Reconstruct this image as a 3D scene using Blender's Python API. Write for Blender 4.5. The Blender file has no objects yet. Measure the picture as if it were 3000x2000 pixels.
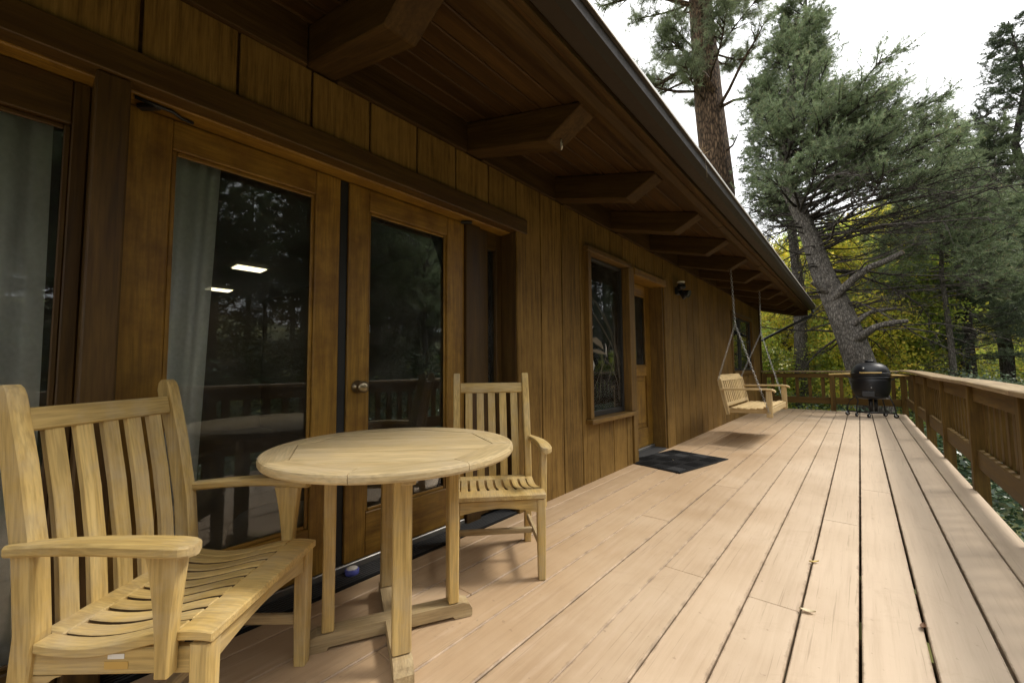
import bpy, bmesh, math, random
import numpy as np
from mathutils import Vector, Matrix

# ------------------------------------------------------------------ camera, sky, sun, exposure
S = bpy.context.scene
COL = S.collection
RD = math.radians
random.seed(7)
RNG = np.random.default_rng(11)

def camera_basis(yaw, pitch, roll):
    f = Vector((-math.sin(yaw)*math.cos(pitch), math.cos(yaw)*math.cos(pitch), math.sin(pitch)))
    r = Vector((math.cos(yaw), math.sin(yaw), 0)); u = r.cross(f)
    r2 = r*math.cos(roll) + u*math.sin(roll); u2 = -r*math.sin(roll) + u*math.cos(roll)
    return r2, u2, f
cam_data = bpy.data.cameras.new('camera')
cam_data.lens = 14.4; cam_data.sensor_width = 36; cam_data.sensor_fit = 'HORIZONTAL'
cam_data.clip_start = 0.02; cam_data.clip_end = 600
cam = bpy.data.objects.new('camera', cam_data); COL.objects.link(cam)
_r, _u, _f = camera_basis(RD(40.25), RD(3.70), RD(-0.504))
cam.matrix_world = Matrix(((_r.x, _u.x, -_f.x, 0), (_r.y, _u.y, -_f.y, 0), (_r.z, _u.z, -_f.z, 1.06), (0, 0, 0, 1)))
S.camera = cam

SUN_DIR = Vector((0.52, 0.60, 1.0)).normalized()       # towards the sun
world = bpy.data.worlds.new('World'); S.world = world; world.use_nodes = True
wn = world.node_tree.nodes; wl = world.node_tree.links; wn.clear()
sky = wn.new('ShaderNodeTexSky'); sky.sky_type = 'NISHITA'; sky.sun_disc = False
sky.sun_elevation = math.asin(SUN_DIR.z); sky.sun_rotation = math.atan2(SUN_DIR.x, SUN_DIR.y)
sky.dust_density = 2.0; sky.ozone_density = 1.0
tc = wn.new('ShaderNodeTexCoord'); mp = wn.new('ShaderNodeMapping'); mp.inputs['Scale'].default_value = (1.2, 1.2, 3.0)
nz = wn.new('ShaderNodeTexNoise'); nz.inputs['Scale'].default_value = 2.2; nz.inputs['Detail'].default_value = 7
rmp = wn.new('ShaderNodeMapRange'); rmp.inputs[1].default_value = .3; rmp.inputs[2].default_value = .7
rmp.inputs[3].default_value = .86; rmp.inputs[4].default_value = 1.0
mx = wn.new('ShaderNodeMix'); mx.data_type = 'RGBA'; mx.inputs[7].default_value = (9.1, 9.1, 9.1, 1)
bg = wn.new('ShaderNodeBackground'); bg.inputs['Strength'].default_value = 0.115
wo = wn.new('ShaderNodeOutputWorld')
wl.new(tc.outputs['Generated'], mp.inputs['Vector']); wl.new(mp.outputs[0], nz.inputs['Vector'])
wl.new(nz.outputs['Fac'], rmp.inputs[0]); wl.new(rmp.outputs[0], mx.inputs[0])
wl.new(sky.outputs[0], mx.inputs[6]); wl.new(mx.outputs[2], bg.inputs['Color']); wl.new(bg.outputs[0], wo.inputs[0])

sun_data = bpy.data.lights.new('sun', 'SUN'); sun_data.energy = 1.5; sun_data.angle = RD(13); sun_data.color = (1.0, .94, .85)
sun = bpy.data.objects.new('sun', sun_data); COL.objects.link(sun)
sun.rotation_euler = (-SUN_DIR).to_track_quat('-Z', 'Y').to_euler(); sun.location = (6, 8, 14)

vs = S.view_settings
vs.view_transform = 'Standard'; vs.look = 'None'; vs.gamma = 1; vs.use_curve_mapping = False
vs.exposure = 1.06
S.cycles.max_bounces = 8; S.cycles.transparent_max_bounces = 12; S.cycles.use_denoising = True
S.cycles.sample_clamp_indirect = 6

# ------------------------------------------------------------------ materials
def new_mat(name):
    m = bpy.data.materials.new(name); m.use_nodes = True
    nt = m.node_tree; b = nt.nodes['Principled BSDF']
    return m, nt, nt.nodes, nt.links, b
def ramp(nodes, stops):
    r = nodes.new('ShaderNodeValToRGB'); e = r.color_ramp.elements
    while len(e) < len(stops): e.new(.5)
    for k, (p, c) in enumerate(stops): e[k].position = p; e[k].color = (*c, 1)
    return r
def plain(name, c, rough=.5, metal=0, emit=None, strength=1, spec=.5):
    m, nt, n, l, b = new_mat(name)
    b.inputs['Base Color'].default_value = (*c, 1); b.inputs['Roughness'].default_value = rough; b.inputs['Metallic'].default_value = metal
    b.inputs['Specular IOR Level'].default_value = spec
    if emit: b.inputs['Emission Color'].default_value = (*emit, 1); b.inputs['Emission Strength'].default_value = strength
    tcn = n.new('ShaderNodeTexCoord'); nn = n.new('ShaderNodeTexNoise'); nn.inputs['Scale'].default_value = 30; nn.inputs['Detail'].default_value = 4
    mr = n.new('ShaderNodeMapRange'); mr.inputs[3].default_value = max(0, rough-.1); mr.inputs[4].default_value = min(1, rough+.12)
    l.new(tcn.outputs['Object'], nn.inputs['Vector']); l.new(nn.outputs['Fac'], mr.inputs[0]); l.new(mr.outputs[0], b.inputs['Roughness'])
    return m
def wood(name, dark, mid, light, grain=14, rough=.55, bump=.25, var=.18, blotch=None, blotch_amt=.5, blotch_scale=3.0, spec=.4, stretch=.06):
    """grain runs along the object's local X; each object is shifted and toned by its own random number"""
    m, nt, n, l, b = new_mat(name)
    t = n.new('ShaderNodeTexCoord'); oi = n.new('ShaderNodeObjectInfo')
    off = n.new('ShaderNodeVectorMath'); off.operation = 'MULTIPLY_ADD'
    comb = n.new('ShaderNodeCombineXYZ')
    for k in range(3): l.new(oi.outputs['Random'], comb.inputs[k])
    l.new(comb.outputs[0], off.inputs[0]); off.inputs[1].default_value = (37, 91, 53); l.new(t.outputs['Object'], off.inputs[2])
    mpn = n.new('ShaderNodeMapping'); mpn.inputs['Scale'].default_value = (stretch*grain, grain, grain); l.new(off.outputs[0], mpn.inputs['Vector'])
    n1 = n.new('ShaderNodeTexNoise'); n1.inputs['Scale'].default_value = 1.6; n1.inputs['Detail'].default_value = 6; n1.inputs['Roughness'].default_value = .62; n1.inputs['Distortion'].default_value = .4
    l.new(mpn.outputs[0], n1.inputs['Vector'])
    r = ramp(n, [(.28, dark), (.5, mid), (.74, light)]); l.new(n1.outputs['Fac'], r.inputs[0])
    n2 = n.new('ShaderNodeTexNoise'); n2.inputs['Scale'].default_value = 9; n2.inputs['Detail'].default_value = 5; l.new(mpn.outputs[0], n2.inputs['Vector'])
    hsv = n.new('ShaderNodeHueSaturation'); mr = n.new('ShaderNodeMapRange'); mr.inputs[3].default_value = 1-var; mr.inputs[4].default_value = 1+var
    l.new(oi.outputs['Random'], mr.inputs[0]); l.new(mr.outputs[0], hsv.inputs['Value']); l.new(r.outputs[0], hsv.inputs['Color'])
    out = hsv.outputs[0]
    fine = n.new('ShaderNodeMix'); fine.data_type = 'RGBA'; fine.blend_type = 'MULTIPLY'; fine.inputs[0].default_value = .5
    r2 = ramp(n, [(.35, (.45, .45, .45)), (.6, (1, 1, 1))]); l.new(n2.outputs['Fac'], r2.inputs[0])
    l.new(out, fine.inputs[6]); l.new(r2.outputs[0], fine.inputs[7]); out = fine.outputs[2]
    if blotch:
        g = n.new('ShaderNodeNewGeometry'); n3 = n.new('ShaderNodeTexNoise'); n3.inputs['Scale'].default_value = blotch_scale; n3.inputs['Detail'].default_value = 6; n3.inputs['Roughness'].default_value = .68
        l.new(g.outputs['Position'], n3.inputs['Vector'])
        mr2 = n.new('ShaderNodeMapRange'); mr2.inputs[1].default_value = .45; mr2.inputs[2].default_value = .7; mr2.inputs[4].default_value = blotch_amt
        l.new(n3.outputs['Fac'], mr2.inputs[0])
        mixb = n.new('ShaderNodeMix'); mixb.data_type = 'RGBA'; mixb.inputs[7].default_value = (*blotch, 1)
        l.new(mr2.outputs[0], mixb.inputs[0]); l.new(out, mixb.inputs[6]); out = mixb.outputs[2]
    l.new(out, b.inputs['Base Color'])
    b.inputs['Specular IOR Level'].default_value = spec
    rr = n.new('ShaderNodeMapRange'); rr.inputs[3].default_value = rough-.1; rr.inputs[4].default_value = rough+.15; l.new(n1.outputs['Fac'], rr.inputs[0]); l.new(rr.outputs[0], b.inputs['Roughness'])
    bp = n.new('ShaderNodeBump'); bp.inputs['Strength'].default_value = bump; bp.inputs['Distance'].default_value = .004
    l.new(n2.outputs['Fac'], bp.inputs['Height']); l.new(bp.outputs[0], b.inputs['Normal'])
    return m
TEAK = wood('teak', (.40, .262, .080), (.54, .375, .132), (.64, .475, .195), grain=16, rough=.5, var=.12, blotch=(.44, .36, .24), blotch_amt=.6, blotch_scale=5)
TEAK_TOP = wood('teak_tabletop', (.46, .33, .15), (.57, .43, .22), (.65, .51, .28), grain=18, rough=.45, var=.1, blotch=(.50, .41, .28), blotch_amt=.5, blotch_scale=4)
TEAK_GREY = wood('teak_weathered', (.28, .20, .10), (.40, .30, .16), (.50, .40, .24), grain=16, rough=.7, var=.1, blotch=(.42, .31, .15), blotch_amt=.6, blotch_scale=6)
TEAK_GAP_SHADE = wood('slat_gap_shade', (.05, .03, .012), (.08, .05, .02), (.12, .075, .03), grain=16, rough=.8)  # darkened teak, shade between the seat slats put into the colour
SWING = wood('swing_cedar', (.42, .29, .12), (.55, .40, .19), (.63, .48, .26), grain=16, rough=.6, var=.12)
SIDING = wood('stained_siding', (.070, .038, .008), (.185, .106, .026), (.29, .178, .052), grain=26, rough=.62, bump=.55, var=.16, blotch=(.30, .18, .05), blotch_amt=.45, blotch_scale=2.2, spec=.18, stretch=.05)
TRIM = wood('stained_trim', (.040, .020, .004), (.074, .039, .007), (.118, .065, .013), grain=14, rough=.5, var=.12, blotch=(.065, .028, .010), blotch_amt=.5, blotch_scale=4, spec=.35)
CASING = wood('golden_casing', (.085, .045, .009), (.165, .092, .020), (.245, .145, .036), grain=14, rough=.5, var=.1, blotch=(.085, .042, .012), blotch_amt=.5, blotch_scale=5, spec=.3)
DOORWOOD = wood('varnished_door', (.17, .086, .012), (.275, .148, .021), (.36, .205, .036), grain=13, rough=.42, var=.07, blotch=(.11, .046, .008), blotch_amt=.7, blotch_scale=5.5, spec=.4)
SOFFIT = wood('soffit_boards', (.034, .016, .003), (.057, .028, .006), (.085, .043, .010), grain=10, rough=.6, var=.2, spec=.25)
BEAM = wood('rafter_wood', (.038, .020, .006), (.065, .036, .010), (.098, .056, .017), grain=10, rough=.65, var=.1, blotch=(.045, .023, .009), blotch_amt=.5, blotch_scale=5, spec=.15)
RAIL = wood('stained_railing', (.068, .039, .008), (.112, .066, .013), (.17, .103, .025), grain=12, rough=.6, var=.12, blotch=(.065, .032, .010), blotch_amt=.5, blotch_scale=4, spec=.2)
RAILCAP = wood('railing_cap_worn', (.17, .118, .055), (.29, .21, .105), (.42, .32, .18), grain=12, rough=.55, var=.1, blotch=(.18, .10, .055), blotch_amt=.6, blotch_scale=5)
BAMBOO = wood('bamboo_shelf', (.46, .30, .09), (.60, .42, .14), (.66, .48, .18), grain=16, rough=.5, var=.05)

def deck_paint():
    m, nt, n, l, b = new_mat('deck_paint')
    t = n.new('ShaderNodeTexCoord'); oi = n.new('ShaderNodeObjectInfo'); g = n.new('ShaderNodeNewGeometry')
    comb = n.new('ShaderNodeCombineXYZ')
    for k in range(3): l.new(oi.outputs['Random'], comb.inputs[k])
    off = n.new('ShaderNodeVectorMath'); off.operation = 'MULTIPLY_ADD'; l.new(comb.outputs[0], off.inputs[0]); off.inputs[1].default_value = (61, 43, 17); l.new(t.outputs['Object'], off.inputs[2])
    mpn = n.new('ShaderNodeMapping'); mpn.inputs['Scale'].default_value = (1.1, 26, 26); l.new(off.outputs[0], mpn.inputs[0])
    gr = n.new('ShaderNodeTexNoise'); gr.inputs['Scale'].default_value = 1.5; gr.inputs['Detail'].default_value = 8; gr.inputs['Roughness'].default_value = .65; l.new(mpn.outputs[0], gr.inputs[0])
    big = n.new('ShaderNodeTexNoise'); big.inputs['Scale'].default_value = 1.3; big.inputs['Detail'].default_value = 7; big.inputs['Roughness'].default_value = .6; l.new(g.outputs['Position'], big.inputs[0])
    rb = ramp(n, [(.3, (.385, .258, .145)), (.52, (.45, .315, .188)), (.75, (.51, .375, .238))]); l.new(big.outputs['Fac'], rb.inputs[0])
    mr = n.new('ShaderNodeMapRange'); mr.inputs[3].default_value = .93; mr.inputs[4].default_value = 1.07; l.new(oi.outputs['Random'], mr.inputs[0])
    hsv = n.new('ShaderNodeHueSaturation'); l.new(mr.outputs[0], hsv.inputs['Value']); l.new(rb.outputs[0], hsv.inputs['Color'])
    # boards coloured paler toward the open side, imitating the brighter sky light there
    sep = n.new('ShaderNodeSeparateXYZ'); l.new(g.outputs['Position'], sep.inputs[0]); wob = n.new('ShaderNodeMath'); wob.operation = 'MULTIPLY_ADD'; wob.inputs[1].default_value = .9; l.new(big.outputs['Fac'], wob.inputs[0]); l.new(sep.outputs[0], wob.inputs[2])
    fd = n.new('ShaderNodeMapRange'); fd.interpolation_type = 'SMOOTHSTEP'; fd.inputs[1].default_value = -.9; fd.inputs[2].default_value = .5; fd.inputs[4].default_value = .6; l.new(wob.outputs[0], fd.inputs[0])
    mxw = n.new('ShaderNodeMix'); mxw.data_type = 'RGBA'; mxw.inputs[7].default_value = (.63, .515, .385, 1); l.new(fd.outputs[0], mxw.inputs[0]); l.new(hsv.outputs[0], mxw.inputs[6])
    mxa = n.new('ShaderNodeMix'); mxa.data_type = 'RGBA'; mxa.blend_type = 'MULTIPLY'; mxa.inputs[0].default_value = .26
    rg = ramp(n, [(.30, (.58, .52, .46)), (.52, (1, 1, 1))]); l.new(gr.outputs['Fac'], rg.inputs[0]); l.new(mxw.outputs[2], mxa.inputs[6]); l.new(rg.outputs[0], mxa.inputs[7])
    # worn, thin paint: small flecks of bare wood and dirt
    fl = n.new('ShaderNodeTexNoise'); fl.inputs['Scale'].default_value = 34; fl.inputs['Detail'].default_value = 3; l.new(g.outputs['Position'], fl.inputs[0])
    rf = ramp(n, [(.70, (0, 0, 0)), (.76, (1, 1, 1))]); l.new(fl.outputs['Fac'], rf.inputs[0])
    mxf = n.new('ShaderNodeMix'); mxf.data_type = 'RGBA'; mxf.inputs[7].default_value = (.20, .13, .08, 1)
    fm = n.new('ShaderNodeMath'); fm.operation = 'MULTIPLY'; fm.inputs[1].default_value = .55; l.new(rf.outputs[0], fm.inputs[0]); l.new(fm.outputs[0], mxf.inputs[0]); l.new(mxa.outputs[2], mxf.inputs[6])
    # pale scuffs stretched along the boards
    mps = n.new('ShaderNodeMapping'); mps.inputs['Scale'].default_value = (16, 1.4, 4); l.new(g.outputs['Position'], mps.inputs[0])
    sc = n.new('ShaderNodeTexNoise'); sc.inputs['Scale'].default_value = 2; sc.inputs['Detail'].default_value = 6; l.new(mps.outputs[0], sc.inputs[0])
    rs = n.new('ShaderNodeMapRange'); rs.inputs[1].default_value = .55; rs.inputs[2].default_value = .8; rs.inputs[4].default_value = .4; l.new(sc.outputs['Fac'], rs.inputs[0])
    mxs = n.new('ShaderNodeMix'); mxs.data_type = 'RGBA'; mxs.inputs[7].default_value = (.58, .44, .32, 1); l.new(rs.outputs[0], mxs.inputs[0]); l.new(mxf.outputs[2], mxs.inputs[6])
    # fine drying checks along the grain
    mpc = n.new('ShaderNodeMapping'); mpc.inputs['Scale'].default_value = (2.2, 120, 30); l.new(off.outputs[0], mpc.inputs[0])
    ck = n.new('ShaderNodeTexNoise'); ck.inputs['Scale'].default_value = 1; ck.inputs['Detail'].default_value = 3; l.new(mpc.outputs[0], ck.inputs[0])
    cr = n.new('ShaderNodeMapRange'); cr.inputs[1].default_value = .64; cr.inputs[2].default_value = .70; cr.inputs[4].default_value = .35; l.new(ck.outputs['Fac'], cr.inputs[0])
    mxc = n.new('ShaderNodeMix'); mxc.data_type = 'RGBA'; mxc.inputs[7].default_value = (.20, .135, .08, 1); l.new(cr.outputs[0], mxc.inputs[0]); l.new(mxs.outputs[2], mxc.inputs[6]); mxs = mxc
    # dirt and chipped paint along the board edges
    so = n.new('ShaderNodeSeparateXYZ'); l.new(t.outputs['Object'], so.inputs[0]); ab = n.new('ShaderNodeMath'); ab.operation = 'ABSOLUTE'; l.new(so.outputs[1], ab.inputs[0])
    ch = n.new('ShaderNodeTexNoise'); ch.inputs['Scale'].default_value = 11; ch.inputs['Detail'].default_value = 7; ch.inputs['Roughness'].default_value = .7; l.new(g.outputs['Position'], ch.inputs[0])
    ea = n.new('ShaderNodeMath'); ea.operation = 'MULTIPLY_ADD'; ea.inputs[1].default_value = .045; l.new(ch.outputs['Fac'], ea.inputs[0]); l.new(ab.outputs[0], ea.inputs[2])
    em = n.new('ShaderNodeMapRange'); em.inputs[1].default_value = .1115; em.inputs[2].default_value = .124; em.inputs[4].default_value = .75; l.new(ea.outputs[0], em.inputs[0])
    mxe = n.new('ShaderNodeMix'); mxe.data_type = 'RGBA'; mxe.inputs[7].default_value = (.17, .115, .07, 1); l.new(em.outputs[0], mxe.inputs[0]); l.new(mxs.outputs[2], mxe.inputs[6]); mxs = mxe
    # dark water stains
    st = n.new('ShaderNodeTexNoise'); st.inputs['Scale'].default_value = 3.1; st.inputs['Detail'].default_value = 9; st.inputs['Roughness'].default_value = .75; st.inputs['Distortion'].default_value = 1.0; l.new(g.outputs['Position'], st.inputs[0])
    sm = n.new('ShaderNodeMapRange'); sm.inputs[1].default_value = .56; sm.inputs[2].default_value = .72; sm.inputs[4].default_value = .3; l.new(st.outputs['Fac'], sm.inputs[0])
    mxt = n.new('ShaderNodeMix'); mxt.data_type = 'RGBA'; mxt.inputs[7].default_value = (.30, .20, .12, 1); l.new(sm.outputs[0], mxt.inputs[0]); l.new(mxs.outputs[2], mxt.inputs[6]); mxs = mxt
    l.new(mxs.outputs[2], b.inputs['Base Color'])
    rr = n.new('ShaderNodeMapRange'); rr.inputs[3].default_value = .40; rr.inputs[4].default_value = .68; l.new(big.outputs['Fac'], rr.inputs[0]); l.new(rr.outputs[0], b.inputs['Roughness'])
    b.inputs['Specular IOR Level'].default_value = .5
    bp = n.new('ShaderNodeBump'); bp.inputs['Strength'].default_value = .6; bp.inputs['Distance'].default_value = .003; l.new(gr.outputs['Fac'], bp.inputs['Height']); l.new(bp.outputs[0], b.inputs['Normal'])
    return m
DECK = deck_paint()
def glass_mat():
    m = bpy.data.materials.new('window_glass'); m.use_nodes = True; nt = m.node_tree; n = nt.nodes; l = nt.links; n.clear()
    o = n.new('ShaderNodeOutputMaterial'); mixs = n.new('ShaderNodeMixShader'); tr = n.new('ShaderNodeBsdfTransparent'); gl = n.new('ShaderNodeBsdfGlossy')
    gl.inputs['Roughness'].default_value = .001; gl.inputs['Color'].default_value = (.95, .97, 1, 1); tr.inputs['Color'].default_value = (.95, .965, .955, 1)
    fr = n.new('ShaderNodeFresnel'); fr.inputs['IOR'].default_value = 1.5
    t = n.new('ShaderNodeTexCoord'); nn = n.new('ShaderNodeTexNoise'); nn.inputs['Scale'].default_value = 2.2; bp = n.new('ShaderNodeBump'); bp.inputs['Strength'].default_value = .012; bp.inputs['Distance'].default_value = .02
    l.new(t.outputs['Object'], nn.inputs[0]); l.new(nn.outputs['Fac'], bp.inputs['Height'])
    l.new(fr.outputs[0], mixs.inputs[0]); l.new(tr.outputs[0], mixs.inputs[1]); l.new(gl.outputs[0], mixs.inputs[2]); dd = n.new('ShaderNodeBsdfDiffuse'); dd.inputs[0].default_value = (.6, .6, .58, 1); m2 = n.new('ShaderNodeMixShader'); n4 = n.new('ShaderNodeTexNoise'); n4.inputs['Scale'].default_value = 5; n4.inputs['Detail'].default_value = 8; n4.inputs['Roughness'].default_value = .7; l.new(t.outputs['Object'], n4.inputs[0])
    mr4 = n.new('ShaderNodeMapRange'); mr4.inputs[1].default_value = .4; mr4.inputs[2].default_value = .75; mr4.inputs[3].default_value = .004; mr4.inputs[4].default_value = .045; l.new(n4.outputs['Fac'], mr4.inputs[0]); l.new(mr4.outputs[0], m2.inputs[0])
    l.new(mixs.outputs[0], m2.inputs[1]); l.new(dd.outputs[0], m2.inputs[2]); l.new(m2.outputs[0], o.inputs[0])
    return m
GLASS = glass_mat()
def cloth_mat():
    m = bpy.data.materials.new('sheer_curtain'); m.use_nodes = True; nt = m.node_tree; n = nt.nodes; l = nt.links; n.clear()
    o = n.new('ShaderNodeOutputMaterial'); a = n.new('ShaderNodeMixShader'); d = n.new('ShaderNodeBsdfDiffuse'); t = n.new('ShaderNodeBsdfTranslucent'); c = n.new('ShaderNodeMixShader'); tp = n.new('ShaderNodeBsdfTransparent')
    tcn = n.new('ShaderNodeTexCoord'); w = n.new('ShaderNodeTexNoise'); w.inputs['Scale'].default_value = 60; r = ramp(n, [(.3, (.72, .72, .69)), (.7, (.82, .81, .79))])
    l.new(tcn.outputs['Object'], w.inputs[0]); l.new(w.outputs['Fac'], r.inputs[0]); l.new(r.outputs[0], d.inputs[0]); l.new(r.outputs[0], t.inputs[0])
    a.inputs[0].default_value = .06; c.inputs[0].default_value = .06
    l.new(d.outputs[0], a.inputs[1]); l.new(t.outputs[0], a.inputs[2]); l.new(a.outputs[0], c.inputs[1]); l.new(tp.outputs[0], c.inputs[2]); l.new(c.outputs[0], o.inputs[0])
    return m
CURTAIN = cloth_mat()
def bark(name, c1, c2, c3, sx=9, sz=1.6, bump=.9, dist=.03):
    m, nt, n, l, b = new_mat(name)
    g = n.new('ShaderNodeNewGeometry'); mpn = n.new('ShaderNodeMapping'); mpn.inputs['Scale'].default_value = (sx, sx, sz); l.new(g.outputs['Position'], mpn.inputs[0])
    v = n.new('ShaderNodeTexVoronoi'); v.feature = 'DISTANCE_TO_EDGE'; v.inputs['Scale'].default_value = 1.0
    nn = n.new('ShaderNodeTexNoise'); nn.inputs['Scale'].default_value = 1.1; nn.inputs['Detail'].default_value = 10; nn.inputs['Roughness'].default_value = .7; l.new(mpn.outputs[0], nn.inputs[0])
    addv = n.new('ShaderNodeVectorMath'); addv.operation = 'MULTIPLY_ADD'; addv.inputs[1].default_value = (.7, .7, .7); l.new(nn.outputs['Color'], addv.inputs[0]); l.new(mpn.outputs[0], addv.inputs[2]); l.new(addv.outputs[0], v.inputs[0])
    r = ramp(n, [(.0, c1), (.10, c2), (.45, c3)]); l.new(v.outputs['Distance'], r.inputs[0])
    mxa = n.new('ShaderNodeMix'); mxa.data_type = 'RGBA'; mxa.blend_type = 'MULTIPLY'; mxa.inputs[0].default_value = .8; r2 = ramp(n, [(.33, (.22, .22, .22)), (.5, (.85, .85, .85)), (.66, (1.5, 1.48, 1.4))]); l.new(nn.outputs['Fac'], r2.inputs[0])
    l.new(r.outputs[0], mxa.inputs[6]); l.new(r2.outputs[0], mxa.inputs[7]); l.new(mxa.outputs[2], b.inputs['Base Color']); b.inputs['Roughness'].default_value = .9; b.inputs['Specular IOR Level'].default_value = .15
    bp = n.new('ShaderNodeBump'); bp.inputs['Strength'].default_value = bump; bp.inputs['Distance'].default_value = dist
    ms = n.new('ShaderNodeMath'); ms.operation = 'MULTIPLY_ADD'; ms.inputs[1].default_value = .5; l.new(nn.outputs['Fac'], ms.inputs[0]); l.new(v.outputs['Distance'], ms.inputs[2]); l.new(ms.outputs[0], bp.inputs['Height']); l.new(bp.outputs[0], b.inputs['Normal'])
    return m
BARK_GREY = bark('grey_bark', (.055, .048, .040), (.135, .120, .102), (.23, .21, .185), sx=22, sz=8, bump=1.0, dist=.025)
BARK_PINE = bark('furrowed_pine_bark', (.018, .013, .009), (.085, .055, .034), (.20, .13, .080), sx=13, sz=3.2, bump=1, dist=.05)
BARK_DARK = bark('dark_bark', (.03, .026, .022), (.07, .06, .052), (.12, .105, .09), sx=16, sz=5)
def leafmat(name, stops, rough=.5, trans=.35, spec=.4):
    m = bpy.data.materials.new(name); m.use_nodes = True; nt = m.node_tree; n = nt.nodes; l = nt.links; b = n['Principled BSDF']; o = n['Material Output']
    g = n.new('ShaderNodeNewGeometry'); r = ramp(n, stops); l.new(g.outputs['Random Per Island'], r.inputs[0])
    oi = n.new('ShaderNodeObjectInfo'); mr = n.new('ShaderNodeMapRange'); mr.inputs[3].default_value = .85; mr.inputs[4].default_value = 1.15; hs = n.new('ShaderNodeHueSaturation'); l.new(oi.outputs['Random'], mr.inputs[0]); cn = n.new('ShaderNodeTexNoise'); cn.inputs['Scale'].default_value = 1.7; cn.inputs['Detail'].default_value = 3; l.new(g.outputs['Position'], cn.inputs[0]); cm = n.new('ShaderNodeMapRange'); cm.inputs[1].default_value = .32; cm.inputs[2].default_value = .68; cm.inputs[3].default_value = .6; cm.inputs[4].default_value = 1.35; l.new(cn.outputs['Fac'], cm.inputs[0])
    mm_ = n.new('ShaderNodeMath'); mm_.operation = 'MULTIPLY'; l.new(mr.outputs[0], mm_.inputs[0]); l.new(cm.outputs[0], mm_.inputs[1]); l.new(mm_.outputs[0], hs.inputs['Value']); l.new(r.outputs[0], hs.inputs['Color'])
    l.new(hs.outputs[0], b.inputs['Base Color']); b.inputs['Roughness'].default_value = rough; b.inputs['Specular IOR Level'].default_value = spec
    t = n.new('ShaderNodeBsdfTranslucent'); l.new(hs.outputs[0], t.inputs[0]); ms = n.new('ShaderNodeMixShader'); ms.inputs[0].default_value = trans
    l.new(b.outputs[0], ms.inputs[1]); l.new(t.outputs[0], ms.inputs[2]); l.new(ms.outputs[0], o.inputs[0])
    return m
NEEDLE = leafmat('fir_needles', [(0, (.11, .155, .075)), (.5, (.19, .245, .125)), (.9, (.27, .325, .18)), (1, (.32, .25, .13))], trans=.45)
NEEDLE_PINE = leafmat('pine_needles', [(0, (.14, .18, .09)), (.5, (.22, .27, .14)), (1, (.32, .36, .20))], trans=.45)
NEEDLE_DARK = leafmat('dark_needles', [(0, (.045, .068, .036)), (.6, (.085, .115, .062)), (1, (.14, .165, .085))], trans=.2)
LEAF_GOLD = leafmat('golden_leaves', [(0, (.26, .32, .06)), (.35, (.52, .54, .08)), (.7, (.74, .66, .10)), (1, (.76, .56, .10))], trans=.62)
LEAF_LIME = leafmat('lime_leaves', [(0, (.18, .27, .05)), (.5, (.38, .48, .09)), (.85, (.56, .60, .10)), (1, (.72, .60, .08))], trans=.62)
LEAF_SHRUB = leafmat('shrub_leaves', [(0, (.03, .06, .03)), (.6, (.06, .105, .05)), (.9, (.10, .15, .07)), (1, (.28, .26, .06))], rough=.32, trans=.2, spec=.6)
LEAF_PALE = leafmat('pale_shrub_leaves', [(0, (.06, .10, .05)), (.6, (.13, .18, .10)), (.9, (.24, .29, .19)), (1, (.4, .36, .10))], rough=.4, trans=.3, spec=.5)
METAL_BLACK = plain('black_metal', (.012, .012, .013), .38)
CERAMIC = plain('black_enamel', (.010, .010, .011), .42, spec=.4)
GUTTER = plain('brown_gutter_metal', (.032, .022, .014), .5, 0, spec=.3)
LIP_SHEEN = plain('gutter_edge_sheen', (.62, .60, .57), .4, .2)  # pale colour standing in for sky reflection on the brown gutter lip
STEEL = plain('galvanised_chain', (.42, .42, .41), .4, .85)
ALU = plain('aluminium_threshold', (.30, .29, .27), .45, .8)
BRASS = plain('aged_brass', (.30, .24, .15), .3, .9)
BRASS_PLATE = plain('brass_plate', (.55, .38, .12), .4, .6)
WHITE_PLATE = plain('white_plastic', (.72, .70, .64), .45)
RUBBER = plain('black_rubber', (.012, .012, .012), .75, spec=.12)
MATGREY = plain('grey_rubber', (.06, .06, .06), .8, spec=.15)
DARKTRIM = plain('dark_weatherstrip', (.008, .008, .008), .6)
ROOFING = plain('brown_shingle', (.10, .07, .05), .9)
ROOMWALL = plain('room_plaster', (.17, .12, .07), .8)
ROOMCEIL = plain('room_ceiling_wood', (.10, .065, .035), .7)
ROOMFLOOR = plain('room_floor', (.16, .11, .07), .5)
LIGHTPANEL = plain('lit_ceiling_panel', (.9, .85, .7), .5, emit=(1, .86, .55), strength=1.3)
UPHOLSTERY = plain('pale_upholstery', (.55, .54, .50), .85)
BLUE = plain('blue_plastic', (.10, .12, .45), .3)
DECAL = plain('etched_white_film', (.42, .42, .40), .7)
STRAW = plain('dry_reed_film', (.15, .125, .085), .7)
LEAFY = plain('yellow_fallen_leaf', (.55, .40, .09), .6)
LEAFP = plain('pale_fallen_leaf', (.62, .52, .33), .6)
LEAFB = plain('brown_fallen_leaf', (.16, .08, .035), .7)
CUTWOOD = wood('cut_branch_end', (.36, .24, .13), (.45, .32, .18), (.52, .38, .23), grain=20, rough=.8)
DRYNEEDLE = plain('dry_pine_needles', (.30, .20, .09), .8)
FRAMEDARK = plain('dark_window_sash', (.02, .018, .016), .45)

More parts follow.
